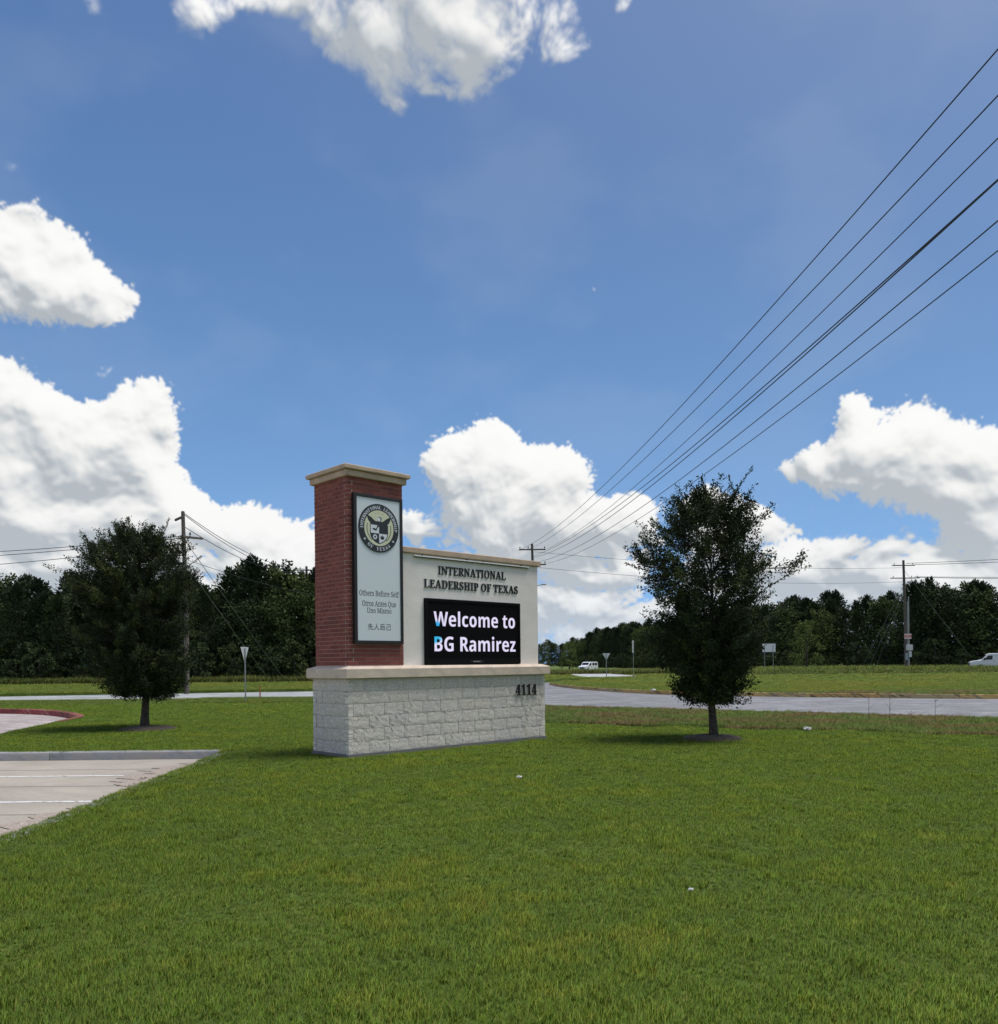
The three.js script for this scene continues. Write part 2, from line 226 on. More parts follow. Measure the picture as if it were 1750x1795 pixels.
// painted bays
const paintMat = std(0xffffff, 0.8, { map: texture(256, (u, v) => { const a = torus(u, v, 9, 4, 6), w = sstep(a, 0.22, 0.34); return [lerp(0.88, 0.66, w), lerp(0.88, 0.63, w), lerp(0.87, 0.6, w)]; }, true, 1 / 1.3) });
[[12.52, -5.66], [10.13, -4.98], [7.65, -4.72], [5.1, -4.6]].forEach(([z, x1]) => structure('bay_line', planarUV(flat([[x1, z - 0.04], [x1, z + 0.04], [-10.5, z + 0.04], [-10.5, z - 0.04]], -0.121)), paintMat));
// saw-cut joints in the pavements: thin dark grooves filled with sealant
const sealant = std([0.16, 0.155, 0.15], 1);
const jointAt = (y, w, ...pts) => { for (let i = 0; i + 1 < pts.length; i++) { const [a, b] = pts[i], [c, d] = pts[i + 1], l = Math.hypot(c - a, d - b), nx = -(d - b) / l * w / 2, nz = (c - a) / l * w / 2; structure('pavement_joint', flat([[a + nx, b + nz], [c + nx, d + nz], [c - nx, d - nz], [a - nx, b - nz]], y), sealant); } };
jointAt(-0.122, 0.02, [-30, 13.3], [-5.0, 13.3]); jointAt(-0.122, 0.02, [-30, 11.4], [-5.0, 11.45]); jointAt(-0.122, 0.02, [-30, 9.2], [-4.7, 9.25]);
jointAt(-0.156, 0.04, [30, 13.8], [19, 22.2], [7.6, 30.1], [-2, 39.5]); jointAt(-0.156, 0.035, [30, 20.5], [21, 26.2], [9.5, 33.8], [3, 45], [0, 56]); jointAt(-0.156, 0.03, [14.0, 20.6], [19.5, 33.6]); jointAt(-0.156, 0.03, [5.2, 27.5], [9.8, 38.5]);
jointAt(-0.150, 0.04, [-90, 44.5], [-12, 46]);
// silt that has washed over the edge of the lot
const silt = std(0xffffff, 1, { map: texture(256, (u, v) => { const a = torus(u, v, 30, 4, 2); return [0.62 + 0.28 * a, 0.57 + 0.26 * a, 0.52 + 0.24 * a]; }, true, 1) });
{
  const rnd = rng(5), patch = (z0, z1, w) => { const a = [], b = []; for (let i = 0; i <= 26; i++) { const t = i / 26, z = lerp(z0, z1, t), edge = lerp(-4.33, -4.76, (z - 6) / 7); a.push([edge, z]); b.unshift([edge - w * Math.sin(Math.PI * Math.min(1, Math.max(0.03, t))) ** 0.6 * (0.55 + 0.75 * rnd()), z]); } return [...a, ...b]; };
  structure('washed_silt', planarUV(flat(patch(10.7, 14.6, 0.85), -0.117)), silt); structure('washed_silt', planarUV(flat(patch(5.5, 10.2, 0.75), -0.117)), silt);
}
// mulch round the two young oaks
const mulchMat = std(0xffffff, 1, { map: texture(256, (u, v) => { const a = torus(u, v, 26, 4, 14); return [0.27 + 0.22 * a, 0.235 + 0.19 * a, 0.185 + 0.16 * a]; }, true, 1.2) });
MULCH.forEach(([x, z, r], k) => {
  const rnd = rng(50 + k), pos = [x, 0.07, -z], idx = [], n = 40, rings = 6;
  for (let j = 1; j <= rings; j++) for (let i = 0; i < n; i++) { const a = i / n * 6.283, q = r * j / rings * (1 + 0.16 * n3(Math.cos(a) * 1.6, Math.sin(a) * 1.6, k * 9)); pos.push(x + q * Math.cos(a), j === rings ? -0.01 : 0.075 * (1 - (j / rings) ** 2) + 0.012 + 0.02 * rnd(), -z + q * Math.sin(a)); }
  for (let i = 0; i < n; i++) { idx.push(0, 1 + (i + 1) % n, 1 + i); for (let j = 0; j < rings - 1; j++) { const a = 1 + j * n + i, b = 1 + j * n + (i + 1) % n; idx.push(a, b, a + n, b, b + n, a + n); } }
  const g = new THREE.BufferGeometry(); g.setAttribute('position', new THREE.Float32BufferAttribute(pos, 3)); g.setIndex(idx); g.computeVertexNormals();
  structure('mulch_ring', planarUV(g), mulchMat);
});

// ---------------------------------------------------------------- the monument sign; x runs along its front, z out of it, origin at the front corner by the brick tower
const fonts = new FontLoader();
const serifBold = await fonts.loadAsync('fonts/droid/droid_serif_bold.typeface.json');
const sign = thing('monument_sign', 'school monument sign with brick tower, pale wall and rough stone base', 'sign', [-2.435, 0, -13.4], 43.7 * rad);
const grain = texture(256, (u, v) => 0.5 + 0.6 * torus(u, v, 24, 4, 31), false, 2);
const castStone = texture(512, (u, v) => { const a = torus(u, v, 4, 4, 61), b = torus(u, v, 120, 2, 62), k = 1 + 0.09 * a + 0.08 * b; return [0.80 * k, 0.735 * k, 0.665 * k]; });
const capMat = std([0.78, 0.72, 0.66], 0.9, { map: castStone, bumpMap: grain, bumpScale: 0.002 });
const castMat = std(0xffffff, 0.9, { map: castStone, bumpMap: grain, bumpScale: 0.002 });
const LEN = 4.63, DEEP = 1.08, X0 = 0.05, X1 = 1.16, Z0 = -0.05, Z1 = -1.05, LEDGE = 1.5;

{ // base of split-faced blocks on a concrete footing
  const base = add('stone_base', box(0.03, LEN - 0.03, 0, 1.285, -DEEP + 0.03, -0.03), std([0.72, 0.70, 0.67], 1), sign);
  add('footing', box(-0.02, LEN + 0.02, -0.2, 0.055, -DEEP - 0.02, 0.02), std([0.17, 0.17, 0.175], 1, { bumpMap: grain, bumpScale: 0.004 }), base);
  const rnd = rng(3), rows = 6, y0 = 0.058, rowH = (1.283 - y0) / rows, J = 0.006;
  const rough = texture(512, (u, v) => 0.5 + 0.55 * torus(u, v, 30, 5, 71) - 0.3 * Math.abs(torus(u, v, 60, 3, 73)), false);
  const tones = [[0.89, 0.845, 0.80], [0.85, 0.805, 0.77], [0.90, 0.855, 0.81], [0.82, 0.785, 0.76], [0.89, 0.835, 0.775]];
  const speckle = [0, 1].map((q) => texture(256, (u, v) => { const a = torus(u, v, 8, 4, 80 + q), b = torus(u, v, 50, 3, 85 + q), k = 0.98 + 0.08 * a - 0.40 * sstep(b, 0.17, 0.36); return [k, k * 0.99, k * 0.975]; }));  // dark speckles scattered at random over the block colour
  const mats = tones.map((c, i) => std(c, 0.95, { map: speckle[i % 2], bumpMap: rough, bumpScale: 0.018 }));
  function block(w, seed) {                                        // rock face at z = 0, back at -0.1
    const nx = Math.max(4, Math.round(w / 0.036)), ny = 6, h = rowH - J, pos = [], uv = [], idx = [], r = rng(seed);
    const ou = r(), ov = r();
    for (let j = 0; j <= ny; j++) for (let i = 0; i <= nx; i++) {
      const u = i / nx, v = j / ny, edge = Math.min(u * w, (1 - u) * w, v * h, (1 - v) * h), e = sstep(edge, 0, 0.008);
      const bump = 0.011 * fbm(u * w * 13 + seed * 3.1, v * h * 16, seed, 3) + 0.010 * Math.abs(n3(u * w * 30, v * h * 34, seed * 1.7));
      pos.push(u * w, v * h, e * 0.004 + bump - 0.001); uv.push((u * w + ou) * 1.6, (v * h + ov) * 1.6);
    }
    const S = nx + 1; for (let j = 0; j < ny; j++) for (let i = 0; i < nx; i++) { const q = j * S + i; idx.push(q, q + 1, q + S, q + 1, q + S + 1, q + S); }
    const edgeLoop = []; for (let i = 0; i <= nx; i++) edgeLoop.push(i); for (let j = 1; j <= ny; j++) edgeLoop.push(j * S + nx); for (let i = nx - 1; i >= 0; i--) edgeLoop.push(ny * S + i); for (let j = ny - 1; j > 0; j--) edgeLoop.push(j * S);
    const b0 = pos.length / 3; edgeLoop.forEach((q) => { pos.push(pos[q * 3], pos[q * 3 + 1], -0.09); uv.push(uv[q * 2], uv[q * 2 + 1]); });
    edgeLoop.forEach((q, k) => { const n = (k + 1) % edgeLoop.length; idx.push(q, b0 + k, edgeLoop[n], edgeLoop[n], b0 + k, b0 + n); });
    const g = new THREE.BufferGeometry(); g.setAttribute('position', new THREE.Float32BufferAttribute(pos, 3)); g.setAttribute('uv', new THREE.Float32BufferAttribute(uv, 2)); g.setIndex(idx);
    return toCreasedNormals(g, 0.7);
  }
  const variants = new Map();
  function lay(w, x, y, z, turn) {
    const key = w.toFixed(3), at = Math.floor(rnd() * 5); if (!variants.has(key)) variants.set(key, []);
    const list = variants.get(key); list[at] ??= block(w - J, Math.round(w * 1000) + at * 17);
    const m = add('stone_block', list[at], mats[Math.floor(rnd() * mats.length)], base); m.position.set(x, y, z + 0); m.rotation.y = turn;
    return m;
  }
  const course = (length, offset) => { const cut = [0]; let x = offset; while (x < length - 0.12) { cut.push(x); x += 0.4063; } cut.push(length); return cut; };
  for (let k = 0; k < rows; k++) {
    const y = y0 + k * rowH + J / 2, own = k % 2 === 0;              // the corner block belongs to the front and to the side by turns
    const f = course(LEN - (own ? 0 : 0.2), own ? 0.4063 : 0.2063);
    for (let i = 0; i + 1 < f.length; i++) lay(f[i + 1] - f[i], (own ? 0 : 0.1) + f[i] + J / 2, y, -0.006, 0);
    const s = course(DEEP - (own ? 0.2 : 0), own ? 0.2063 : 0.4063);
    for (let i = 0; i + 1 < s.length; i++) lay(s[i + 1] - s[i], 0.006, y, -DEEP + (own ? 0.1 : 0) + s[i] + J / 2, -Math.PI / 2);
    for (let i = 0; i + 1 < s.length; i++) lay(s[i + 1] - s[i], LEN - 0.006, y, -(own ? 0.1 : 0) - s[i] - J / 2, Math.PI / 2);
    for (let i = 0; i + 1 < f.length; i++) lay(f[i + 1] - f[i], LEN - (own ? 0 : 0.1) - f[i] - J / 2, y, -DEEP + 0.006, Math.PI);
  }
}
function slopedSlab(x0, x1, y0, y1, z0, z1, rise, run) {            // a slab whose top falls away on all sides
  const pos = [], quad = (a, b, c, d) => pos.push(...a, ...b, ...c, ...a, ...c, ...d), B = 0.012;
  const loop = (i, y) => [[x0 + i, y, z1 - i], [x1 - i, y, z1 - i], [x1 - i, y, z0 + i], [x0 + i, y, z0 + i]];
  const rings = [loop(B, y0), loop(0, y0 + B), loop(0, y1 - B), loop(B, y1), loop(run, y1 + rise)];
  for (let k = 0; k + 1 < rings.length; k++) for (let i = 0; i < 4; i++) { const n = (i + 1) % 4; quad(rings[k][i], rings[k][n], rings[k + 1][n], rings[k + 1][i]); }
  const t = rings[4], b = rings[0]; quad(t[0], t[1], t[2], t[3]); quad(b[3], b[2], b[1], b[0]);
  const g = new THREE.BufferGeometry(); g.setAttribute('position', new THREE.Float32BufferAttribute(pos, 3)); g.computeVertexNormals();
  const uv = []; for (let i = 0; i < pos.length; i += 3) uv.push((pos[i] + pos[i + 2]) * 0.8, (pos[i + 1] + pos[i + 2] * 0.3) * 0.8); g.setAttribute('uv', new THREE.Float32BufferAttribute(uv, 2));
  return g;
}
{ // cast stone ledge
  const ledge = add('ledge', slopedSlab(-0.075, LEN + 0.075, 1.286, 1.452, -DEEP - 0.075, 0.075, 0.04, 0.12), castMat, sign);
}
{ // brick tower
  const brickMap = [0, 1].map((q) => texture(128, (u, v) => { const a = torus(u, v, 8, 4, 91 + q), b = torus(u, v, 40, 2, 95 + q), k = 1 + 0.22 * a + 0.16 * b; return [0.9 * k, 0.9 * k, 0.9 * k]; }));
  const tones = [[0.30, 0.086, 0.066], [0.26, 0.076, 0.06], [0.335, 0.10, 0.078], [0.235, 0.068, 0.056], [0.31, 0.093, 0.074], [0.28, 0.08, 0.064]];
  const mats = tones.map((c, i) => std(c, 0.9, { map: brickMap[i % 2], bumpMap: grain, bumpScale: 0.003 }));
  const top = 4.576, courses = 45, h = (top - LEDGE) / courses, J = 0.010, P = 0.2032, W = X1 - X0, D = Z0 - Z1;
  const tower = add('brick_tower', box(X0 + 0.006, X1 - 0.006, LEDGE - 0.03, top, Z1 + 0.006, Z0 - 0.006), std([0.47, 0.34, 0.29], 1, { bumpMap: grain, bumpScale: 0.003 }), sign);
  const shapes = new Map(), rnd = rng(8), far = [];
  const shape = (l, along) => { const key = l.toFixed(3) + along; if (!shapes.has(key)) shapes.set(key, new THREE.BoxGeometry(along ? l : 0.09, h - J, along ? 0.09 : l)); return shapes.get(key); };
  const hidden = (x0, x1, y) => x0 > X0 + 0.14 && x1 < X1 - 0.06 && y > 1.93 && y < 4.24;   // behind the plaque
  const put = (l, along, x, y, z, seen) => {
    const g = shape(l, along), t = mats[Math.floor(rnd() * mats.length)], j = (rnd() - 0.5) * 0.0025;
    if (seen) { const m = add('brick', g, t, tower); m.position.set(x + (along ? 0 : j), y, z + (along ? j : 0)); } else far.push(g.clone().translate(x, y, z));
  };
  const cut = (length, first) => { const c = [0]; let x = first; while (x < length - 0.04) { c.push(x); x += P; } c.push(length); return c; };
  let shown = 0;
  for (let k = 0; k < courses; k++) {
    const y = LEDGE + (k + 0.5) * h, own = k % 2 === 0;
    const f = cut(W - (own ? 0 : 0.0), own ? P : P / 2);
    for (let i = own ? 0 : 1; i + 1 < f.length; i++) { const l = f[i + 1] - f[i] - J; put(l, true, X0 + (f[i] + f[i + 1]) / 2, y, Z0 - 0.045 + 0.003, !hidden(X0 + f[i], X0 + f[i + 1], y)); put(l, true, X1 - (f[i] + f[i + 1]) / 2, y, Z1 + 0.045 - 0.003, false); }
    const s = cut(D, own ? P / 2 : P);
    for (let i = own ? 1 : 0; i + 1 < s.length; i++) { const l = s[i + 1] - s[i] - J; put(l, false, X0 + 0.045 - 0.003, y, Z0 - (s[i] + s[i + 1]) / 2, true); put(l, false, X1 - 0.045 + 0.003, y, Z1 + (s[i] + s[i + 1]) / 2, false); }
  }
  const rest = add('brickwork', merge(far), mats[0], tower); rest.userData.kind = 'stuff';
  const cap = add('cap', slopedSlab(X0 - 0.105, X1 + 0.105, 4.678, 4.752, Z1 - 0.105, Z0 + 0.105, 0.02, 0.3), capMat, tower);
  add('cap_moulding', slopedSlab(X0 - 0.055, X1 + 0.055, 4.574, 4.677, Z1 - 0.055, Z0 + 0.055, 0.002, 0.05), capMat, cap);
}
const wallMat = std(0xffffff, 0.95, { map: texture(512, (u, v) => { const a = torus(u, v, 5, 4, 101), b = torus(u, v, 150, 2, 103), k = 1 + 0.035 * a + 0.03 * b; return [0.905 * k, 0.878 * k, 0.85 * k]; }), bumpMap: grain, bumpScale: 0.0015 });
const WX1 = 4.55, WZ = -0.10;
{ // rendered wall with coping and a light bar under it
  const wall = add('rendered_wall', rbox(X1 - 0.02, WX1, LEDGE - 0.04, 3.44, -0.98, WZ, 0.006), wallMat, sign);
  const coping = add('coping', slopedSlab(X1 + 0.001, WX1 + 0.05, 3.436, 3.54, -1.03, WZ + 0.05, 0.012, 0.1), capMat, sign);
  const bar = new THREE.Group(); bar.name = 'light_bar'; sign.add(bar);
  const white = std([0.72, 0.72, 0.71], 0.4, { metalness: 0.1 }), dark = std([0.03, 0.03, 0.032], 0.6);
  for (const [a, b] of [[1.42, 2.86], [2.875, 4.27]]) { const h = add('housing', rbox(a, b, 3.388, 3.408, WZ + 0.016, WZ + 0.048, 0.004), white, bar); add('lens', box(a + 0.01, b - 0.01, 3.376, 3.3875, WZ + 0.018, WZ + 0.044), dark, h); for (const x of [a + 0.2, b - 0.2]) add('bracket', box(x - 0.01, x + 0.01, 3.39, 3.44, WZ - 0.004, WZ + 0.02), dark, h); }
}
function letters(text, cap, width, font, depth) {                   // each letter a geometry; the line scaled to the width it has on the wall
  const size = 0.1, data = font.data, glyphs = []; let x = 0;
  for (const c of text) { const adv = (data.glyphs[c] ?? data.glyphs['?']).ha / data.resolution * size; if (c !== ' ') { const g = new TextGeometry(c, { font, size, depth, curveSegments: 5, bevelEnabled: true, bevelThickness: 0.002, bevelSize: 0.0004, bevelSegments: 1 }); glyphs.push([g, x]); } x += adv; }
  const probe = glyphs.find(([g]) => true)[0]; probe.computeBoundingBox();
  const sy = cap / (probe.boundingBox.max.y - Math.max(0, probe.boundingBox.min.y)), sx = width / x;
  return glyphs.map(([g, at]) => [g.scale(sx, sy, 1), at * sx]);
}
const blackMat = std([0.012, 0.012, 0.013], 0.45);
{
  const board = new THREE.Group(); board.name = 'school_name'; sign.add(board);
  const row = (text, cx, y, cap, w) => { for (const [g, x] of letters(text, cap, w, serifBold, 0.008)) { const m = add('letter', g, blackMat, board); m.position.set(cx - w / 2 + x, y, WZ + 0.006); } };
  row('INTERNATIONAL', 2.815, 3.114, 0.148, 1.69); row('LEADERSHIP OF TEXAS', 2.818, 2.862, 0.148, 2.34);
  const number = new THREE.Group(); number.name = 'street_number'; sign.add(number);
  for (const [g, x] of letters('4114', 0.212, 0.57, serifBold, 0.012)) { const m = add('digit', g, blackMat, number); m.position.set(3.78 + x * 1.04, 0.893, 0.022); }
}
{ // message display: a black cabinet, its lit matrix face set in a bezel
  const x0 = 1.66, x1 = 3.98, y0 = 1.492, y1 = 2.664;
  const matte = new THREE.MeshPhysicalMaterial({ color: 0x0a0a0b, roughness: 0.6, specularIntensity: 0.3 });
  const cab = add('message_display', rbox(x0, x1, y0, y1, WZ - 0.02, WZ + 0.045, 0.006), matte, sign);
  const c = document.createElement('canvas'); c.width = 1536; c.height = 720; const k = c.getContext('2d');
  k.fillStyle = '#010102'; k.fillRect(0, 0, 1536, 720);
  const sx0 = x0 + 0.05, sx1 = x1 - 0.05, sy0 = y0 + 0.13, sy1 = y1 - 0.06, ppm = 1536 / (sx1 - sx0), ppy = 720 / (sy1 - sy0);
  const line = (text, a, b, base, cap) => {
    k.save(); k.font = 'bold 200px sans-serif'; const m = k.measureText(text), w = m.actualBoundingBoxRight + m.actualBoundingBoxLeft, hgt = k.measureText('B').actualBoundingBoxAscent;
    k.translate((a - sx0) * ppm, 720 - (base - sy0) * ppy); k.scale((b - a) * ppm / w, cap * ppy / hgt); k.textBaseline = 'alphabetic'; k.fillText(text, m.actualBoundingBoxLeft, 0); k.restore();
  };
  const tint = (base, cap, up) => { const g = k.createLinearGradient(0, 720 - (base - sy0) * ppy, 0, 720 - (base + cap - sy0) * ppy); g.addColorStop(0, up ? '#e6d8ff' : '#e9e4ff'); g.addColorStop(0.5, '#f4f1ff'); g.addColorStop(1, '#e9e2ff'); return g; };
  k.fillStyle = tint(2.187, 0.258); line('Welcome to', 1.833, 3.858, 2.187, 0.258);
  k.fillStyle = tint(1.738, 0.262, 1); line('BG Ramirez', 1.845, 3.866, 1.738, 0.262);
  // two of the driver rows read cyan while the picture refreshes
  k.globalCompositeOperation = 'multiply';
  const cyan = (xa, xb, ya, yb, col) => { const g = k.createRadialGradient((xa + xb) / 2 * ppm, 0, 0, (xa + xb) / 2 * ppm, 0, (xb - xa) / 2 * ppm); g.addColorStop(0, col); g.addColorStop(0.55, col); g.addColorStop(1, '#ffffff'); k.save(); k.translate(0, (ya + yb) / 2); k.scale(1, (yb - ya) / ((xb - xa) * ppm)); k.fillStyle = g; k.fillRect(0, -4000, 1536, 8000); k.restore(); };
  const Y = (m) => 720 - (m - sy0) * ppy;
  cyan(-0.08, 0.36, Y(2.29), Y(2.08), '#37c6f0'); cyan(-0.1, 0.34, Y(2.08), Y(1.86), '#3fd2ec');
  k.globalCompositeOperation = 'source-over';
  const tex = new THREE.CanvasTexture(c); tex.colorSpace = THREE.SRGBColorSpace;
  const face = new THREE.PlaneGeometry(sx1 - sx0, sy1 - sy0).translate((sx0 + sx1) / 2, (sy0 + sy1) / 2, WZ + 0.047);
  add('lit_screen', face, new THREE.MeshPhysicalMaterial({ color: 0x020202, roughness: 0.7, specularIntensity: 0.25, emissive: 0xffffff, emissiveMap: tex, emissiveIntensity: 0.92 }), cab);
  const bez = matte;
  add('bezel', box(x0 - 0.012, x1 + 0.012, y1 - 0.035, y1 + 0.008, WZ, WZ + 0.062), bez, cab); add('bezel', box(x0 - 0.012, x0 + 0.03, y0 + 0.012, y1 - 0.036, WZ, WZ + 0.06), bez, cab); add('bezel', box(x1 - 0.03, x1 + 0.012, y0 + 0.012, y1 - 0.036, WZ, WZ + 0.06), bez, cab);
  const low = add('bezel', box(x0 + 0.031, x1 - 0.031, y0 + 0.01, y0 + 0.115, WZ, WZ + 0.06), bez, cab);
  const c2 = document.createElement('canvas'); c2.width = 512; c2.height = 64; const q = c2.getContext('2d'); q.fillStyle = '#0b0b0c'; q.fillRect(0, 0, 512, 64); q.fillStyle = '#b9bcc2'; q.font = 'bold 44px sans-serif'; q.textAlign = 'center'; q.textBaseline = 'middle'; q.fillText('DAKTRONICS', 256, 34);
  const t2 = new THREE.CanvasTexture(c2); t2.colorSpace = THREE.SRGBColorSpace;
  add('maker_plate', new THREE.BoxGeometry(0.34, 0.042, 0.003).translate(2.84, y0 + 0.062, WZ + 0.0625), std(0xffffff, 0.5, { map: t2 }), low);
}
{ // plaque on the tower
  const a = X0 + 0.085, b = X1 - 0.045, y0 = 1.855, y1 = 4.315, zf = Z0 + 0.07, w = 0.054;
  const plaque = new THREE.Group(); plaque.name = 'plaque'; sign.add(plaque);
  const fm = std([0.012, 0.011, 0.012], 0.5);
  add('frame_side', rbox(a, a + w, y0, y1, Z0 - 0.01, zf, 0.004), fm, plaque); add('frame_side', rbox(b - w, b, y0, y1, Z0 - 0.01, zf, 0.004), fm, plaque);
  add('frame_rail', rbox(a + w - 0.003, b - w + 0.003, y1 - w, y1 - 0.001, Z0 - 0.01, zf - 0.001, 0.004), fm, plaque); add('frame_rail', rbox(a + w - 0.003, b - w + 0.003, y0 + 0.001, y0 + w, Z0 - 0.01, zf - 0.001, 0.004), fm, plaque);
  const px0 = a + w - 0.004, px1 = b - w + 0.004, py0 = y0 + w - 0.004, py1 = y1 - w + 0.004, PW = px1 - px0, PH = py1 - py0;
  const c = document.createElement('canvas'); c.width = 768; c.height = 2048; const k = c.getContext('2d'), u = 768 / PW, v = 2048 / PH;
  k.fillStyle = '#d3dade'; k.fillRect(0, 0, 768, 2048);
  const Y = (m) => 2048 - (m - py0) * v; k.fillStyle = '#23292c'; k.strokeStyle = '#2a3134';
  const text = (s, y, cap, width) => { k.save(); k.font = '100px serif'; const m = k.measureText(s), hh = k.measureText('B').actualBoundingBoxAscent; k.translate(384 - width * u / 2, Y(y)); k.scale(width * u / m.width, cap * v / hh); k.fillText(s, 0, 0); k.lineWidth = 2.6; k.strokeStyle = '#23292c'; k.strokeText(s, 0, 0); k.restore(); };
  text('Others Before Self', 2.645, 0.088, 0.80); text('Otros Antes Que', 2.475, 0.088, 0.69); text('Uno Mismo', 2.365, 0.082, 0.50);
  // four characters, drawn stroke by stroke in a unit square
  const glyphs = [
    [[[.28, .08], [.2, .3]], [[.2, .22], [.8, .22]], [[.5, .02], [.5, .48]], [[.06, .48], [.94, .48]], [[.38, .48], [.36, .7], [.1, .95]], [[.62, .48], [.62, .9], [.92, .9], [.94, .74]]],
    [[[.5, .05], [.48, .4], [.3, .72], [.05, .95]], [[.5, .3], [.62, .62], [.95, .95]]],
    [[[.85, .05], [.2, .14]], [[.2, .12], [.18, .6], [.06, .95]], [[.2, .36], [.94, .36]], [[.36, .56], [.36, .94]], [[.36, .57], [.86, .57], [.86, .94]], [[.36, .88], [.86, .88]]],
    [[[.14, .1], [.84, .1], [.84, .48]], [[.16, .46], [.84, .46]], [[.16, .46], [.16, .84], [.24, .92], [.82, .92], [.9, .84], [.9, .7]]]];
  k.lineWidth = 0.0115 * u; k.lineCap = 'round'; k.lineJoin = 'round';
  glyphs.forEach((g, i) => { const s = 0.108, gx = 384 + (i - 2) * 0.122 * u + 0.007 * u, gy = Y(2.135 + s / 2); for (const st of g) { k.beginPath(); st.forEach(([p, q], n) => { const X = gx + p * s * u, yy = gy + q * s * v; n ? k.lineTo(X, yy) : k.moveTo(X, yy); }); k.stroke(); } });
  const tex = new THREE.CanvasTexture(c); tex.colorSpace = THREE.SRGBColorSpace;
  const panel = add('panel', new THREE.BoxGeometry(PW, PH, 0.02).translate((px0 + px1) / 2, (py0 + py1) / 2, zf - 0.024), [0, 1, 2, 3, 5, 4].map((i) => (i === 5 ? std(0xffffff, 0.35, { map: tex }) : std([0.6, 0.65, 0.68], 0.4))), plaque);
  // round seal
  const e = document.createElement('canvas'); e.width = e.height = 1024; const s = e.getContext('2d');
  const ink = '#22262a', cream = '#cfd0b2', pale = '#d6dbe0';
  s.fillStyle = ink; s.fillRect(0, 0, 1024, 1024); s.translate(512, 512); s.scale(512, 512);
  s.strokeStyle = ink; s.fillStyle = cream; s.beginPath(); s.arc(0, 0, 0.735, 0, 7); s.fill();
  const arcText = (str, a0, a1, r, size, up) => { s.save(); s.fillStyle = pale; const n = str.length; for (let i = 0; i < n; i++) { const t = lerp(a0, a1, i / (n - 1)); s.save(); s.rotate(t); s.translate(0, up ? -r : r); s.scale(size / 100, size / 100); s.font = 'bold 100px serif'; s.textAlign = 'center'; s.fillText(str[i], 0, 0); s.restore(); } s.restore(); };
  arcText('INTERNATIONAL LEADERSHIP', -1.60, 1.60, 0.79, 0.185, true); arcText('OF TEXAS', 0.62, -0.62, 0.925, 0.185, false);
  for (const t of [-1, 1]) { s.save(); s.rotate(t * 2.17); s.translate(0, -0.865); s.fillStyle = pale; s.beginPath(); for (let i = 0; i < 10; i++) { const r = i % 2 ? 0.03 : 0.065, A = i * 0.6283; i ? s.lineTo(r * Math.sin(A), -r * Math.cos(A)) : s.moveTo(0, -r); } s.fill(); s.restore(); }
  // the bird with spread wings
  const blob = (pts, col) => { s.fillStyle = col; s.beginPath(); s.moveTo(...pts[0]); for (let i = 1; i + 1 < pts.length; i += 2) s.quadraticCurveTo(...pts[i], ...pts[i + 1]); s.closePath(); s.fill(); };
  for (const t of [-1, 1]) { s.save(); s.scale(t, 1); blob([[0, -0.27], [0.16, -0.24], [0.30, -0.36], [0.44, -0.47], [0.58, -0.50], [0.60, -0.36], [0.50, -0.25], [0.40, -0.12], [0.24, -0.08], [0.1, -0.03], [0, -0.02]], ink); s.restore(); }
  blob([[-0.09, -0.30], [0, -0.36], [0.09, -0.30], [0.12, -0.2], [0.07, 0.05], [0, 0.12], [-0.07, 0.05], [-0.12, -0.2], [-0.09, -0.30]], ink);
  s.fillStyle = ink; s.beginPath(); s.ellipse(0.03, -0.375, 0.105, 0.10, 0, 0, 7); s.fill(); s.fillStyle = pale; s.beginPath(); s.ellipse(0, -0.36, 0.085, 0.085, 0, 0, 7); s.fill();
  s.strokeStyle = '#8d9070'; s.lineWidth = 0.018; for (const [x, y, l] of [[-0.24, -0.6, 0.1], [-0.08, -0.63, 0.13], [0.12, -0.61, 0.14]]) { s.beginPath(); s.moveTo(x, y); s.lineTo(x + l, y + 0.02); s.stroke(); }
  // shield in four quarters
  const shield = (m) => { s.beginPath(); s.moveTo(-0.42 - m, -0.12 - m); s.lineTo(0.42 + m, -0.12 - m); s.lineTo(0.42 + m, 0.2); s.quadraticCurveTo(0.4 + m, 0.5 + m, 0, 0.62 + m); s.quadraticCurveTo(-0.4 - m, 0.5 + m, -0.42 - m, 0.2); s.closePath(); };
  shield(0.035); s.fillStyle = ink; s.fill(); s.save(); shield(0); s.clip(); s.fillStyle = pale; s.fillRect(-0.5, -0.2, 0.5, 0.42); s.fillRect(0, 0.22, 0.5, 0.5); s.fillStyle = ink; s.fillRect(0, -0.2, 0.5, 0.42); s.fillRect(-0.5, 0.22, 0.5, 0.5); s.restore();
  for (const t of [-1, 1]) { s.save(); s.scale(t, 1); blob([[0, -0.30], [0.12, -0.1], [0.10, 0.02], [0.05, -0.02], [0, -0.08], [0, -0.2], [0, -0.30]], ink); s.restore(); }
  blob([[-0.33, 0.04], [-0.26, -0.02], [-0.19, 0.03], [-0.15, 0.05], [-0.12, -0.04], [-0.08, 0.02], [-0.12, 0.10], [-0.2, 0.13], [-0.24, 0.09], [-0.3, 0.1], [-0.33, 0.04]], ink);
  s.strokeStyle = pale; s.lineWidth = 0.055; s.beginPath(); s.arc(-0.2, 0.37, 0.075, 0, 7); s.stroke();
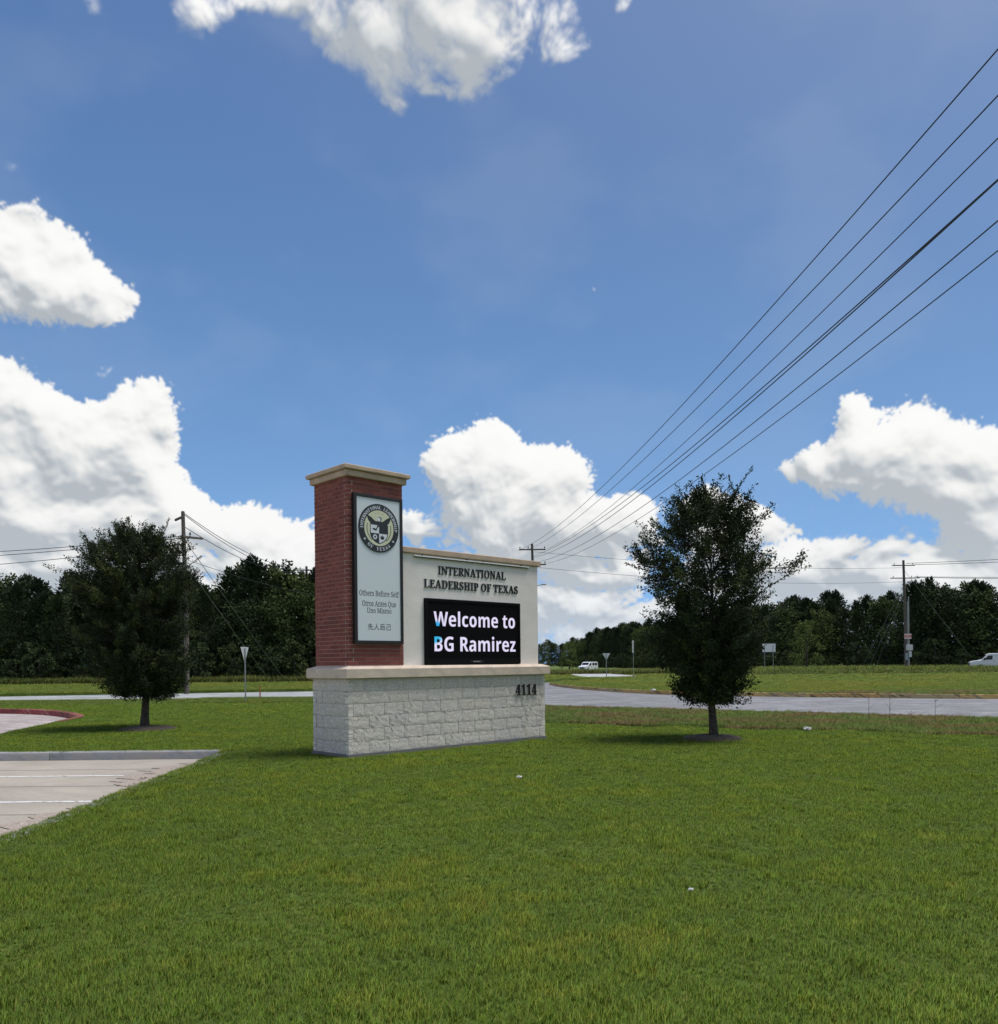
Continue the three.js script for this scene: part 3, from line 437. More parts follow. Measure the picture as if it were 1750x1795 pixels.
  s.strokeStyle = ink; s.lineWidth = 0.028; s.beginPath(); s.moveTo(0.16, 0.28); s.lineTo(0.16, 0.46); s.stroke(); s.beginPath(); s.arc(0.16, 0.35, 0.1, 0.3, 2.85); s.stroke(); blob([[0.06, 0.31], [0.12, 0.36], [0.16, 0.28], [0.2, 0.36], [0.26, 0.31], [0.24, 0.42], [0.16, 0.46], [0.08, 0.42], [0.06, 0.31]], ink);
  // ribbons of lettering either side of the shield
  s.strokeStyle = '#4c5138'; s.lineWidth = 0.05; s.setLineDash([0.045, 0.018]); for (const t of [-1, 1]) { s.beginPath(); s.arc(0, 0.02, 0.6, t > 0 ? -0.3 : Math.PI - 0.95, t > 0 ? 0.95 : Math.PI + 0.3); s.stroke(); } s.setLineDash([]);
  const et = new THREE.CanvasTexture(e); et.colorSpace = THREE.SRGBColorSpace;
  const disc = new THREE.CylinderGeometry(0.402, 0.402, 0.014, 64).rotateX(Math.PI / 2);
  { const p = disc.attributes.position, q = disc.attributes.uv; for (let i = 0; i < p.count; i++) q.setXY(i, p.getX(i) / 0.804 + 0.5, p.getY(i) / 0.804 + 0.5); }
  disc.translate((px0 + px1) / 2, 3.775, zf - 0.008);
  add('seal', disc, [std([0.02, 0.02, 0.022], 0.5), std(0xffffff, 0.45, { map: et }), std([0.02, 0.02, 0.022], 0.5)], plaque);
}

// ---------------------------------------------------------------- the two young live oaks on the lawn
const barkTex = texture(256, (u, v) => { const a = torus(u, v, 14, 4, 111), b = Math.abs(torus(u, v * 0.4, 30, 3, 113)); const k = 0.9 + 0.6 * a - 0.8 * b; return [0.34 * k, 0.31 * k, 0.28 * k]; }, true, 1);
const barkMat = std(0xffffff, 1, { map: barkTex, bumpMap: barkTex, bumpScale: 0.01 });
const twigMat = std([0.05, 0.042, 0.034], 1);
function tube(pts, radii, seg = 6) {                                  // tapered tube through points
  const pos = [], nor = [], uv = [], idx = [], V = new THREE.Vector3(), T = new THREE.Vector3(), N = new THREE.Vector3(), B = new THREE.Vector3(); let len = 0;
  pts.forEach((p, i) => {
    T.copy(pts[Math.min(i + 1, pts.length - 1)]).sub(pts[Math.max(i - 1, 0)]).normalize(); N.set(Math.abs(T.y) > 0.9 ? 1 : 0, Math.abs(T.y) > 0.9 ? 0 : 1, 0).cross(T).normalize(); B.copy(T).cross(N);
    if (i) len += p.distanceTo(pts[i - 1]);
    for (let k = 0; k <= seg; k++) { const a = k / seg * 6.2832; V.set(0, 0, 0).addScaledVector(N, Math.cos(a)).addScaledVector(B, Math.sin(a)); nor.push(V.x, V.y, V.z); pos.push(p.x + V.x * radii[i], p.y + V.y * radii[i], p.z + V.z * radii[i]); uv.push(k / seg, len * 1.5); }
  });
  const S = seg + 1; for (let i = 0; i + 1 < pts.length; i++) for (let k = 0; k < seg; k++) { const q = i * S + k; idx.push(q, q + 1, q + S, q + 1, q + S + 1, q + S); }
  const g = new THREE.BufferGeometry(); g.setAttribute('position', new THREE.Float32BufferAttribute(pos, 3)); g.setAttribute('normal', new THREE.Float32BufferAttribute(nor, 3)); g.setAttribute('uv', new THREE.Float32BufferAttribute(uv, 2)); g.setIndex(idx); return g;
}
class Leaves {                                                        // many small folded leaves in one geometry
  constructor() { this.p = []; this.n = []; this.c = []; }
  leaf(at, dir, up, l, w, col) {
    const s = new THREE.Vector3().crossVectors(dir, up).normalize(), f = new THREE.Vector3().crossVectors(s, dir).normalize();
    const b = at, m = at.clone().addScaledVector(dir, l * 0.5), t = at.clone().addScaledVector(dir, l), a = m.clone().addScaledVector(s, w / 2).addScaledVector(f, w * 0.18), c = m.clone().addScaledVector(s, -w / 2).addScaledVector(f, w * 0.18);
    for (const tri of [[b, a, t], [b, t, c]]) { const n = new THREE.Vector3().subVectors(tri[1], tri[0]).cross(new THREE.Vector3().subVectors(tri[2], tri[0])).normalize(); for (const q of tri) { this.p.push(q.x, q.y, q.z); this.n.push(n.x, n.y, n.z); this.c.push(...col); } }
  }
  geometry() { const g = new THREE.BufferGeometry(); g.setAttribute('position', new THREE.Float32BufferAttribute(this.p, 3)); g.setAttribute('normal', new THREE.Float32BufferAttribute(this.n, 3)); g.setAttribute('color', new THREE.Float32BufferAttribute(this.c, 3)); return g; }
}
const leafMat = new THREE.MeshPhysicalMaterial({ color: 0xffffff, vertexColors: true, roughness: 0.75, specularIntensity: 0.3, side: THREE.DoubleSide });
const unit = (r) => { const z = 2 * r() - 1, a = 6.2832 * r(), q = Math.sqrt(1 - z * z); return new THREE.Vector3(q * Math.cos(a), z, q * Math.sin(a)); };
function oak(label, place, seed, profile, shift, lean, o) {
  const r = rng(seed), t = thing('oak_tree', label, 'tree', place);
  const H = profile[profile.length - 1][0], radiusAt = (h) => { for (let i = 0; i + 1 < profile.length; i++) { const [a, b] = profile[i], [c, d] = profile[i + 1]; if (h >= a && h <= c) return lerp(b, d, (h - a) / (c - a)); } return 0.1; };
  const axis = (h) => new THREE.Vector3(lean * h * 0.35 + 0.03 * Math.sin(h * 2.1 + seed), h, 0.03 * Math.sin(h * 1.7 + 1) + 0.01 * h);
  const centre = (h) => axis(h).add(new THREE.Vector3(shift * sstep(h, 0.5, 2.5), 0, 0));
  // trunk with a flare at the root
  const tp = [], tr = []; for (let i = 0; i <= 22; i++) { const h = -0.05 + (H * 0.86) * i / 22; tp.push(axis(h)); tr.push(o.trunk * (1 - 0.93 * Math.pow(Math.max(0, h) / (H * 0.88), 0.85)) * (1 + 0.55 * Math.exp(-Math.max(0, h) / 0.09))); }
  add('trunk', tube(tp, tr, 12), barkMat, t);
  const wood = [], leaves = new Leaves(), tips = [];
  for (let k = 0; k < o.limbs; k++) {
    const h1 = lerp(profile[0][0] + 0.15, H - 0.25, Math.pow((k + r()) / o.limbs, 0.9)), a = k * 2.39996 + r() * 0.7, R = radiusAt(h1) * (0.45 + 0.3 * r()), C = centre(h1), end = new THREE.Vector3(C.x + R * Math.cos(a), h1, C.z + R * Math.sin(a));
    const h0 = Math.max(0.75, h1 - 0.25 - R * (0.45 + 0.4 * r())), from = axis(Math.min(h0, H * 0.8)), mid = from.clone().lerp(end, 0.5).add(new THREE.Vector3(0, 0.06 + 0.08 * r(), 0));
    const c = new THREE.QuadraticBezierCurve3(from, mid, end).getPoints(6), r0 = lerp(0.035, 0.012, h1 / H);
    wood.push(tube(c, c.map((_, i) => lerp(r0, 0.007, i / 6)), 5)); for (const i of [3, 4, 5, 6]) tips.push(c[i]);
  }
  for (let i = 0; i < 20; i++) tips.push(axis(lerp(0.9, H * 0.85, i / 19)));
  for (let k = 0; k < o.sprigs; k++) {
    const h = lerp(profile[0][0], H, Math.pow(r(), o.low)), a = 6.2832 * r(), wob = 1 + o.ragged * (n3(Math.cos(a) * 1.7, h * 1.5, Math.sin(a) * 1.7 + seed) + 0.5 * n3(Math.cos(a) * 4, h * 3.4, Math.sin(a) * 4 + seed)), q = radiusAt(h) * wob * Math.pow(r(), 0.42), C = centre(h);
    const gap = n3(Math.cos(a) * q * 1.9 + seed, h * 1.8, Math.sin(a) * q * 1.9);
    if (gap > o.gap + 0.5 * (1 - h / H) * o.dense) continue;
    const at = new THREE.Vector3(C.x + q * Math.cos(a), h, C.z + q * Math.sin(a));
    let best = tips[0], bd = 1e9; for (const p of tips) { const d = p.distanceToSquared(at) + (p.y > at.y + 0.15 ? 0.6 : 0); if (d < bd) { bd = d; best = p; } }
    const out = new THREE.Vector3(Math.cos(a), 0.35 + 0.5 * r() + 0.5 * (h / H), Math.sin(a)).addScaledVector(unit(r), 0.55).normalize(), L = o.twig * (0.55 + 0.9 * r()) * (h > H * 0.72 ? 1.25 : 1);
    const end = at.clone().addScaledVector(out, L), mid = best.clone().lerp(at, 0.6).add(new THREE.Vector3(0, 0.03, 0));
    wood.push(tube([best, mid, at, end], [0.008, 0.006, 0.0045, 0.002], 3));
    const tone = 0.72 + 0.56 * r(), fresh = r() < 0.22 ? 1 : 0, n = Math.round(o.leaves * (0.6 + 0.8 * r()));
    for (let i = 0; i < n; i++) {
      const s = i / n, p = (s < 0.3 ? mid.clone().lerp(at, 0.4 + s * 2) : at.clone().lerp(end, (s - 0.3) / 0.7)).addScaledVector(unit(r), (0.04 + 0.10 * r()) * (1.2 - 0.75 * s));
      const d = out.clone().multiplyScalar(0.8).addScaledVector(unit(r), 1).normalize(), l = 0.038 + 0.032 * r(), k2 = tone * (0.85 + 0.3 * r());
      leaves.leaf(p, d, unit(r), l, l * 0.46, fresh ? [0.066 * k2, 0.080 * k2, 0.026 * k2] : [0.027 * k2, 0.039 * k2, 0.016 * k2]);
    }
  }
  for (const [pts, n] of o.wisps) {                                   // long shoots that stand out of the crown
    const c = new THREE.CatmullRomCurve3(pts.map((p) => new THREE.Vector3(...p))).getPoints(14); wood.push(tube(c, c.map((_, i) => lerp(0.009, 0.002, i / 14)), 4));
    for (let i = 0; i < n; i++) { const s = 0.15 + 0.85 * i / n, j = Math.min(13, Math.floor(s * 14)), p = c[j].clone().lerp(c[j + 1], s * 14 - j), d = unit(r).addScaledVector(c[j + 1].clone().sub(c[j]).normalize(), 0.9).normalize(), w = i % 5 === 0 ? 0.09 : 0.02; p.addScaledVector(unit(r), w * r()); leaves.leaf(p, d, unit(r), 0.045 + 0.02 * r(), 0.02, [0.045, 0.062, 0.026]); }
  }
  add('branches', merge(wood), twigMat, t);
  add('crown', leaves.geometry(), leafMat, t);
  return t;
}
oak('young live oak with loose top shoots standing between the sign and the road', [4.14, 0, -16.2], 21, [[0.68, 0.3], [0.85, 0.42], [1.05, 0.52], [1.35, 0.72], [1.8, 0.86], [2.3, 0.94], [2.8, 1.04], [3.2, 1.16], [3.7, 1.02], [4.1, 0.78], [4.4, 0.56], [4.6, 0.25]], -0.06, -0.01,
  { trunk: 0.088, limbs: 34, sprigs: 1200, low: 1.06, ragged: 0.55, gap: 0.10, dense: 1.5, twig: 0.32, leaves: 98, wisps: [[[[0.3, 4.3, 0], [0.45, 4.75, 0.1], [0.62, 5.0, 0.1], [0.82, 5.28, 0.05]], 110], [[[0.45, 4.75, 0.1], [0.38, 4.95, 0.1], [0.33, 5.1, 0.1]], 40], [[[-1.0, 3.2, 0.2], [-1.4, 3.3, 0.25], [-1.68, 3.42, 0.2]], 80], [[[1.0, 2.9, 0.2], [1.35, 3.1, 0.1], [1.62, 3.25, 0.1]], 80], [[[1.1, 2.4, 0.1], [1.4, 2.6, 0.1], [1.6, 2.62, 0.1]], 60], [[[-0.9, 3.9, 0.1], [-1.05, 4.15, 0.1], [-1.15, 4.3, 0.1]], 60], [[[0, 4.4, 0], [-0.05, 4.75, 0], [-0.1, 4.95, 0]], 60], [[[-0.5, 4.3, 0], [-0.62, 4.6, 0], [-0.7, 4.75, 0]], 60]] });
oak('dense young live oak beside the red kerbed driveway', [-8.68, 0, -20.4], 37, [[0.74, 0.46], [0.95, 0.7], [1.2, 0.9], [1.8, 1.06], [2.4, 1.13], [3.0, 1.18], [3.6, 1.19], [4.1, 1.1], [4.45, 0.94], [4.62, 0.6], [4.72, 0.3]], -0.16, -0.01,
  { trunk: 0.105, limbs: 36, sprigs: 1480, low: 0.95, ragged: 0.42, gap: 0.42, dense: 1.2, twig: 0.28, leaves: 100, wisps: [[[[-1.0, 4.2, 0], [-1.3, 4.55, 0], [-1.45, 4.75, 0]], 70], [[[0.4, 4.6, 0], [0.55, 4.95, 0], [0.62, 5.15, 0]], 70], [[[-0.3, 4.7, 0], [-0.35, 5, 0], [-0.38, 5.15, 0]], 60], [[[1.0, 3.9, 0], [1.25, 4.1, 0], [1.4, 4.2, 0]], 60]] });

// ---------------------------------------------------------------- woods behind the roads: each tree is a thing, copied from a few kinds
function woodTree(name, label, seed, H, kind) {
  const r = rng(seed), t = new THREE.Group(), L = new Leaves(), wood = [];
  const trunk = tube([new THREE.Vector3(0, -0.1, 0), new THREE.Vector3(0.1, H * 0.45, 0), new THREE.Vector3(0, H * 0.93, 0)], [0.18, 0.12, 0.03], 6);
  add('trunk', trunk, twigMat, t);
  const puffs = [];
  if (kind === 'pine') {
    for (let k = 0; k < 84; k++) { const h = lerp(H * 0.10, H * 0.97, Math.pow(r(), 0.85)), R = (1 - h / H) * H * 0.30 + 0.28, a = 6.2832 * r(), q = R * (0.45 + 0.55 * r()); puffs.push([q * Math.cos(a), h - q * 0.12, q * Math.sin(a), 0.45 + 0.45 * r(), 0.34 + 0.3 * r()]); }
    for (let k = 0; k < 7; k++) puffs.push([(r() - 0.5) * 0.3, H * (0.9 + 0.1 * k / 7), (r() - 0.5) * 0.3, 0.22, 0.4]);
  } else {
    const W = kind === 'bush' ? H * 0.40 : H * 0.30, low = kind === 'bush' ? 0.05 : 0.05;
    for (let k = 0; k < (kind === 'bush' ? 50 : 96); k++) { const u = r(), h = lerp(H * low, H * 0.94, u), R = W * Math.pow(Math.sin(Math.PI * lerp(0.22, 0.93, u)), 0.6), a = 6.2832 * r(), q = R * Math.pow(r(), 0.4); puffs.push([q * Math.cos(a), h, q * Math.sin(a), 0.5 + 0.55 * r(), 0.4 + 0.4 * r()]); }
    for (let k = 0; k < 7; k++) { const a = 6.2832 * r(), q = W * 0.6 * r(); puffs.push([q * Math.cos(a), H * (0.9 + 0.12 * r()), q * Math.sin(a), 0.4, 0.4]); }
  }
  const sc = H / 11; 
  for (const [x, y, z, rx, ry] of puffs) {
    const tone = 0.75 + 0.5 * r(), n = 40;
    for (let i = 0; i < n; i++) { const d = unit(r), p = new THREE.Vector3(x + d.x * rx * (0.6 + 0.5 * r()) * sc * 1.25, y + d.y * ry * (0.6 + 0.5 * r()) * sc * 1.25, z + d.z * rx * (0.6 + 0.5 * r()) * sc * 1.25), k = tone * (0.8 + 0.4 * r()), dir = kind === 'pine' ? d.clone().add(new THREE.Vector3(0, 0.7, 0)).normalize() : unit(r), l = (kind === 'pine' ? 0.38 : 0.32) * (0.7 + 0.6 * r()) * Math.max(0.6, sc); L.leaf(p, dir, unit(r), l, l * (kind === 'pine' ? 0.4 : 0.7), label.map((c) => c * k)); }
  }
  add('crown', L.geometry(), leafMat, t);
  t.name = name; return t;
}
const dark = [0.035, 0.051, 0.019], mid = [0.055, 0.077, 0.024], olive = [0.088, 0.108, 0.031], deep = [0.026, 0.042, 0.019];
const kinds = [
  woodTree('pine_tree', deep, 201, 12, 'pine'), woodTree('pine_tree', dark, 202, 12, 'pine'), woodTree('pine_tree', deep, 203, 12, 'pine'),
  woodTree('broadleaf_tree', dark, 204, 11, 'broad'), woodTree('broadleaf_tree', mid, 205, 11, 'broad'), woodTree('broadleaf_tree', dark, 206, 11, 'broad'), woodTree('broadleaf_tree', olive, 207, 11, 'broad'),
  woodTree('bush', dark, 208, 3.4, 'bush'), woodTree('bush', [0.056, 0.07, 0.024], 209, 3.4, 'bush'), woodTree('sapling_tree', [0.12, 0.15, 0.04], 210, 6, 'bush')];
function plant(k, x, z, h, base, turn, label, category, group) {
  const c = kinds[k].clone(), s = h / base; c.name = numbered(kinds[k].name); c.position.set(x, 0, -z); c.rotation.y = turn; c.scale.set(s * (0.92 + 0.2 * ((turn * 7) % 1)), s, s * (0.92 + 0.2 * ((turn * 7) % 1))); scene.add(c); return tag(c, label, category, group);
}
{
  const r = rng(400);
  // left wood, its edge along the far side of the side road
  const kind = (front) => { const q = r(); return q < 0.5 ? Math.floor(r() * 3) : q < 0.88 ? 3 + Math.floor(r() * 3) : 6; };
  const leftWood = [['dark pine in the wood behind the leaning utility pole', 'dark leafy tree in the wood behind the leaning utility pole'], 'wood on the sign tower side of the road'];
  for (let row = 0; row < 4; row++) for (let i = 0; i < 22; i++) {
    const x = -68 + i * 2.8 + r() * 2 + row * 0.6, z = 86 + row * 3.6 + r() * 2.4; if (x > -7) continue;
    const k = kind(row === 0), h = (row === 0 ? 7.6 : 9.5) + 2.2 * r() + (k < 3 ? 1.0 : 0) + 0.6 * n3(x * 0.08, 0, 5) + (x > -27 && x < -14 ? 0.8 : 0);
    plant(k, x, z, h, k < 3 ? 12 : 11, r() * 6.28, leftWood[0][k < 3 ? 0 : 1], 'tree', leftWood[1]);
  }
  for (let i = 0; i < 44; i++) { const x = -66 + i * 1.34 + r() * 1.4, k = r() < 0.88 ? 7 : 8; plant(k, x, 82.5 + r() * 2.5, 1.6 + 2.6 * r(), 3.4, r() * 6.28, k === 7 ? 'dark bush at the foot of the left wood' : 'olive bush at the foot of the left wood', 'bush', 'bushes along the foot of the left wood'); }
  // right wood, from far down the road round to the edge behind the white van
  const edge = [[112, 112], [86, 118], [68, 124], [57, 134], [50, 146], [45, 168], [41, 205], [38.5, 260], [37, 330], [36, 420]];
  const curve = new THREE.CatmullRomCurve3(edge.map(([x, z]) => new THREE.Vector3(x, 0, z)));
  for (let row = 0; row < 4; row++) { const n = [84, 70, 60, 50][row]; for (let i = 0; i < n; i++) { const t = Math.pow((i + r() * 0.7) / n, 1.35), p = curve.getPointAt(Math.min(1, t)), k = kind(row === 0), far = sstep(p.z, 150, 400), h = 10.6 + 2.6 * r() + (k < 3 ? 1 : 0) + 1.4 * n3(p.x * 0.05, p.z * 0.03, 2) + (p.x > 66 ? 0.7 : 0) + far * 1.5 - (row === 0 ? 1.6 : 0);
    plant(k, p.x + row * 4.5 * (p.z > 150 ? 1 : 0.5) + r() * 2, p.z + row * 3.5 * (p.z > 150 ? 0.3 : 1) + r() * 2, h, k < 3 ? 12 : 11, r() * 6.28, k < 3 ? 'dark pine in the wood beyond the grass median' : 'dark leafy tree in the wood beyond the grass median', 'tree', 'wood beyond the grass median'); } }
  for (let i = 0; i < 80; i++) { const p = curve.getPointAt(Math.pow((i + r()) / 80, 1.35)), k = r() < 0.6 ? 7 : 8; plant(k, p.x - (p.z > 150 ? 4 : 2) - 3 * r(), p.z - (p.z > 150 ? 1 : 3) - 3 * r(), 2 + 2.6 * r(), 3.4, r() * 6.28, k === 7 ? 'dark bush at the foot of the right wood' : 'olive bush at the foot of the right wood', 'bush', 'bushes along the foot of the right wood'); }
  plant(9, 42.9, 116, 7.0, 6, 1.0, 'tall light green tree in front of the wood beside the rectangular white sign', 'tree');
  plant(9, 16.6, 196, 6.5, 6, 2.0, 'olive tree rising behind the distant white van', 'tree');
  // far trees closing the end of the road
  for (let i = 0; i < 44; i++) { const k = kind(false); plant(k, -40 + i * 2.1 + r() * 2, 425 + r() * 35, 11 + 3 * r(), k < 3 ? 12 : 11, r() * 6.28, 'tiny dark tree closing the far end of the road', 'tree', 'trees at the far end of the road'); }
}

// ---------------------------------------------------------------- utility poles and wires
const poleMat = std(0xffffff, 1, { map: texture(256, (u, v) => { const a = Math.abs(torus(u, v * 0.2, 30, 3, 121)), b = torus(u, v, 6, 3, 122), k = 1 - 0.9 * a + 0.3 * b; return [0.45 * k, 0.42 * k, 0.385 * k]; }, true, 1) });
const metalMat = std([0.36, 0.37, 0.38], 0.5, { metalness: 0.6 }), greyPaint = std([0.45, 0.46, 0.46], 0.7), insulatorMat = std([0.06, 0.055, 0.06], 0.3), wireMat = std([0.02, 0.02, 0.022], 0.6), guyMat = std([0.16, 0.165, 0.16], 0.7);
function pole(label, x, z, h, r0, lean, arms) {
  const p = thing('utility_pole', label, 'utility pole', [x, 0, -z], 0);
  const n = 8, pts = [], rr = []; for (let i = 0; i <= n; i++) { const t = i / n; pts.push(new THREE.Vector3(lean * t + 0.05 * Math.sin(t * 4), -0.3 + (h + 0.3) * t, 0)); rr.push(lerp(r0, r0 * 0.66, t)); }
  add('shaft', tube(pts, rr, 12), poleMat, p); add('shaft_top', new THREE.CylinderGeometry(r0 * 0.5, r0 * 0.66, 0.06, 12).translate(lean + 0.05 * Math.sin(4), h + 0.03, 0), poleMat, p);
  for (const [y, a, b, turn, pins] of arms) {
    const ox = lean * (y + 0.3) / (h + 0.3) + 0.05 * Math.sin(4 * (y + 0.3) / (h + 0.3)), c = Math.cos(turn), s = -Math.sin(turn), at = (d, up = 0, off = 0) => [ox + d * c + off * s, y + up, d * s - off * c + 0];
    const arm = new THREE.BoxGeometry(b - a, 0.13, 0.1).translate((a + b) / 2, 0, r0 * 0.75); arm.rotateY(turn); arm.translate(ox, y, 0); const m = add('crossarm', arm, poleMat, p);
    for (const d of pins) { const q = at(d, 0, -r0 * 0.75); add('insulator', merge([rod([q[0], y + 0.05, q[2]], [q[0], y + 0.17, q[2]], 0.025), rod([q[0], y + 0.17, q[2]], [q[0], y + 0.27, q[2]], 0.075, 0.05), rod([q[0], y + 0.27, q[2]], [q[0], y + 0.33, q[2]], 0.05, 0.03)]), insulatorMat, m); }
  }
  return p;
}
const V = (x, y, z) => new THREE.Vector3(x, y, -z);
function hang(label, a, b, sag, r = 0.014, group, name = 'power_line', category = 'wire') { const pts = []; for (let i = 0; i <= 24; i++) { const t = i / 24; pts.push(V(lerp(a[0], b[0], t), lerp(a[1], b[1], t) - 4 * sag * t * (1 - t), lerp(a[2], b[2], t))); } return tag(add(name, wire(pts, r, 5, 48), wireMat), label, category, group); }
// centre pole beyond the road, seen over the end of the wall
const poleA = pole('utility pole with two crossarms rising behind the end of the pale wall', 3.72, 87, 14.0, 0.19, -0.1, [[13.42, -1.4, 1.4, 0, [-1.28, -0.42, 1.28]], [11.85, -1.4, 1.4, 0, [-1.28, 1.28, 0.6]]]);
add('street_light_arm', rod([0, 9.6, 0], [0.95, 9.75, 0.3], 0.05, 0.04), greyPaint, poleA); add('lamp_head', rbox(0.75, 1.3, 9.68, 9.82, 0.2, 0.44, 0.05), greyPaint, poleA);
// the same line's next pole stands beside the camera, outside the picture
pole('utility pole standing on the lawn beside the overhead wires', 11.15, -6, 13.3, 0.19, 0, [[13.02, -1.35, 1.35, 0, [-0.9, 0, 0.45]], [11.15, -1.2, 1.2, 0, [-0.5, 0.3, 0.7]]]);
[[9.822, -0.0851, 0.00097, -0.0761, 11.2858], [10.592, -0.0833, 0.00087, -0.06639, 11.2145], [11.234, -0.0701, 0.00081, -0.06161, 11.2008], [10.697, -0.0798, 0.00082, -0.05213, 9.6082], [10.145, -0.0735, 0.00096, -0.06303, 9.3262], [10.91, -0.0872, 0.00109, -0.08113, 9.3111], [11.454, -0.0728, 0.00089, -0.06151, 9.0841]].forEach(([x0, k, a, b, c], i) => {
  const pts = []; for (let j = 0; j <= 40; j++) { const z = lerp(-6, 87, j / 40); pts.push(V(x0 + k * z, 1.5 + a * z * z + b * z + c, z)); }
  tag(add('power_line', wire(pts, i === 3 || i === 4 ? 0.017 : 0.014, 6, 90), wireMat), i < 3 ? 'black overhead wire on the upper crossarm crossing the sky to the behind-wall pole' : 'black overhead wire below the crossarm wires crossing the sky', 'wire', i < 3 ? 'upper overhead wires' : 'lower overhead wires');
});
// left pole at the side road
const poleL = pole('weathered leaning utility pole behind the dense young oak', -19.36, 51.5, 11.1, 0.17, -0.08, [[10.75, -1.1, 0.2, -0.9, []], [9.55, -0.25, 1.15, 0.75, [0.35]]]);
for (const [a, b, s, g] of [[[-19.5, 11.1, 51.5], [-21.4, 12.25, 92], 0.9], [[-19.4, 10.95, 51.5], [-20.9, 12.2, 92], 1.2], [[-19.4, 10.2, 51.5], [-21.4, 11.9, 92], 0.9]]) hang('sagging dark wire from the leaning pole to the pole in the wood', a, b, s, 0.022, 'wires from the leaning pole into the wood');
hang('thin lower wire from the leaning pole into the wood', [-19.4, 8.2, 51.5], [-16.5, 8.9, 92], 0.5, 0.016);
for (const [a, b, s] of [[[-19.6, 9.62, 51.5], [-52, 9.6, 58], 0.5], [[-19.6, 9.5, 51.5], [-52, 9.15, 58], 0.5], [[-19.6, 9.1, 51.5], [-52, 8.3, 58], 0.5]]) hang('long wire running from the leaning pole along the left wood', a, b, s, 0.02, 'wires along the left wood');
for (const [a, b] of [[[-19.4, 9.4, 51.5], [-20.2, 0, 79]], [[-19.4, 8.0, 51.5], [-20.8, 0, 76]]]) hang('steep guy wire anchoring the leaning pole', a, b, 0.1, 0.02, 'guy wires of the leaning pole').material = guyMat;
const poleB = pole('pole top with dark transformer rising among the trees of the left wood', -21.2, 92.2, 12.5, 0.2, 0, [[12.1, -0.9, 0.9, 0.3, [-0.7, 0.7]]]);
add('transformer', merge([rod([-0.45, 10.9, 0.35], [-0.45, 11.9, 0.35], 0.3, 0.3, 14), rod([-0.45, 11.9, 0.35], [-0.45, 12.05, 0.35], 0.3, 0.12, 14)]), std([0.05, 0.055, 0.055], 0.6), poleB);
pole('plain utility pole by the side road carrying the wires along the left wood', -52, 58, 10, 0.17, 0, [[9.6, -0.9, 0.9, 0.3, [-0.7, 0.7]]]);
// right pole with its boxes
const poleR = pole('utility pole with red notice and meter boxes beyond the grass median', 57.75, 118, 15.6, 0.24, -0.2, [[14.9, -1.7, 1.5, 0, [-1.4, 1.2]], [13.1, -2.0, 2.1, 0, [-1.6, 1.0, 1.8]]]);
add('conduit', rod([0.4, 0, 0.1], [0.38, 10.5, 0.1], 0.06), greyPaint, poleR); add('conduit', rod([0.24, 0, 0.14], [0.2, 9.8, 0.14], 0.045), greyPaint, poleR);
add('notice', new THREE.BoxGeometry(1.0, 0.7, 0.03).translate(0.15, 4.85, 0.3), std(0xffffff, 0.7, { map: texture(64, (u, v) => { const row = Math.floor(v * 8), on = row > 1 && row < 6 && Math.abs(torus(u, row / 8, 20, 2, 5)) > 0.1; return on ? [0.68, 0.3, 0.3] : [0.86, 0.78, 0.77]; }) }), poleR);
add('meter_box', rbox(-0.1, 0.75, 2.85, 3.65, 0.2, 0.5, 0.03), std([0.55, 0.57, 0.56], 0.6), poleR); add('meter_box', rbox(0.25, 0.6, 1.9, 2.75, 0.2, 0.45, 0.03), std([0.62, 0.64, 0.65], 0.6), poleR); add('cable_box', rbox(-0.2, 0.15, 1.5, 2.5, 0.2, 0.4, 0.03), std([0.3, 0.36, 0.38], 0.6), poleR);
for (const [a, b, s] of [[[57.95, 15.2, 118], [120, 19.5, 122], 0.6], [[59.05, 15.0, 118], [120, 18.6, 122], 0.6], [[59.05, 13.3, 118], [120, 14.6, 122], 0.6], [[59.45, 13.2, 118], [120, 14.1, 122], 0.6]]) hang('dark wire running right from the pole with boxes', a, b, s, 0.035, 'wires leading away from the pole with boxes');
pole('tall utility pole far along the wood behind the white cargo van', 120, 122, 19.3, 0.24, 0, [[18.9, -1.5, 1.5, 0, [-1.2, 1.2]], [14.3, -1.5, 1.5, 0, [-1.2, 1.2]]]);
for (const [a, b, s] of [[[3.8, 13.2, 87], [57.55, 14.6, 118], 0.7], [[3.8, 11.6, 87], [57.55, 12.6, 118], 0.8]]) hang('faint thin wire linking the two poles across the median', a, b, s, 0.018, 'wires between the two far poles');
for (const [b, y] of [[[52.5, 0, 121], 12.4], [[54, 0, 122], 11.5], [[55.5, 0, 123], 10.8], [[70, 0, 121], 14.2]]) hang('guy wire slanting down from the pole with boxes', [57.65, y, 118], b, 0.05, 0.02, 'guy wires of the pole with boxes').material = guyMat;

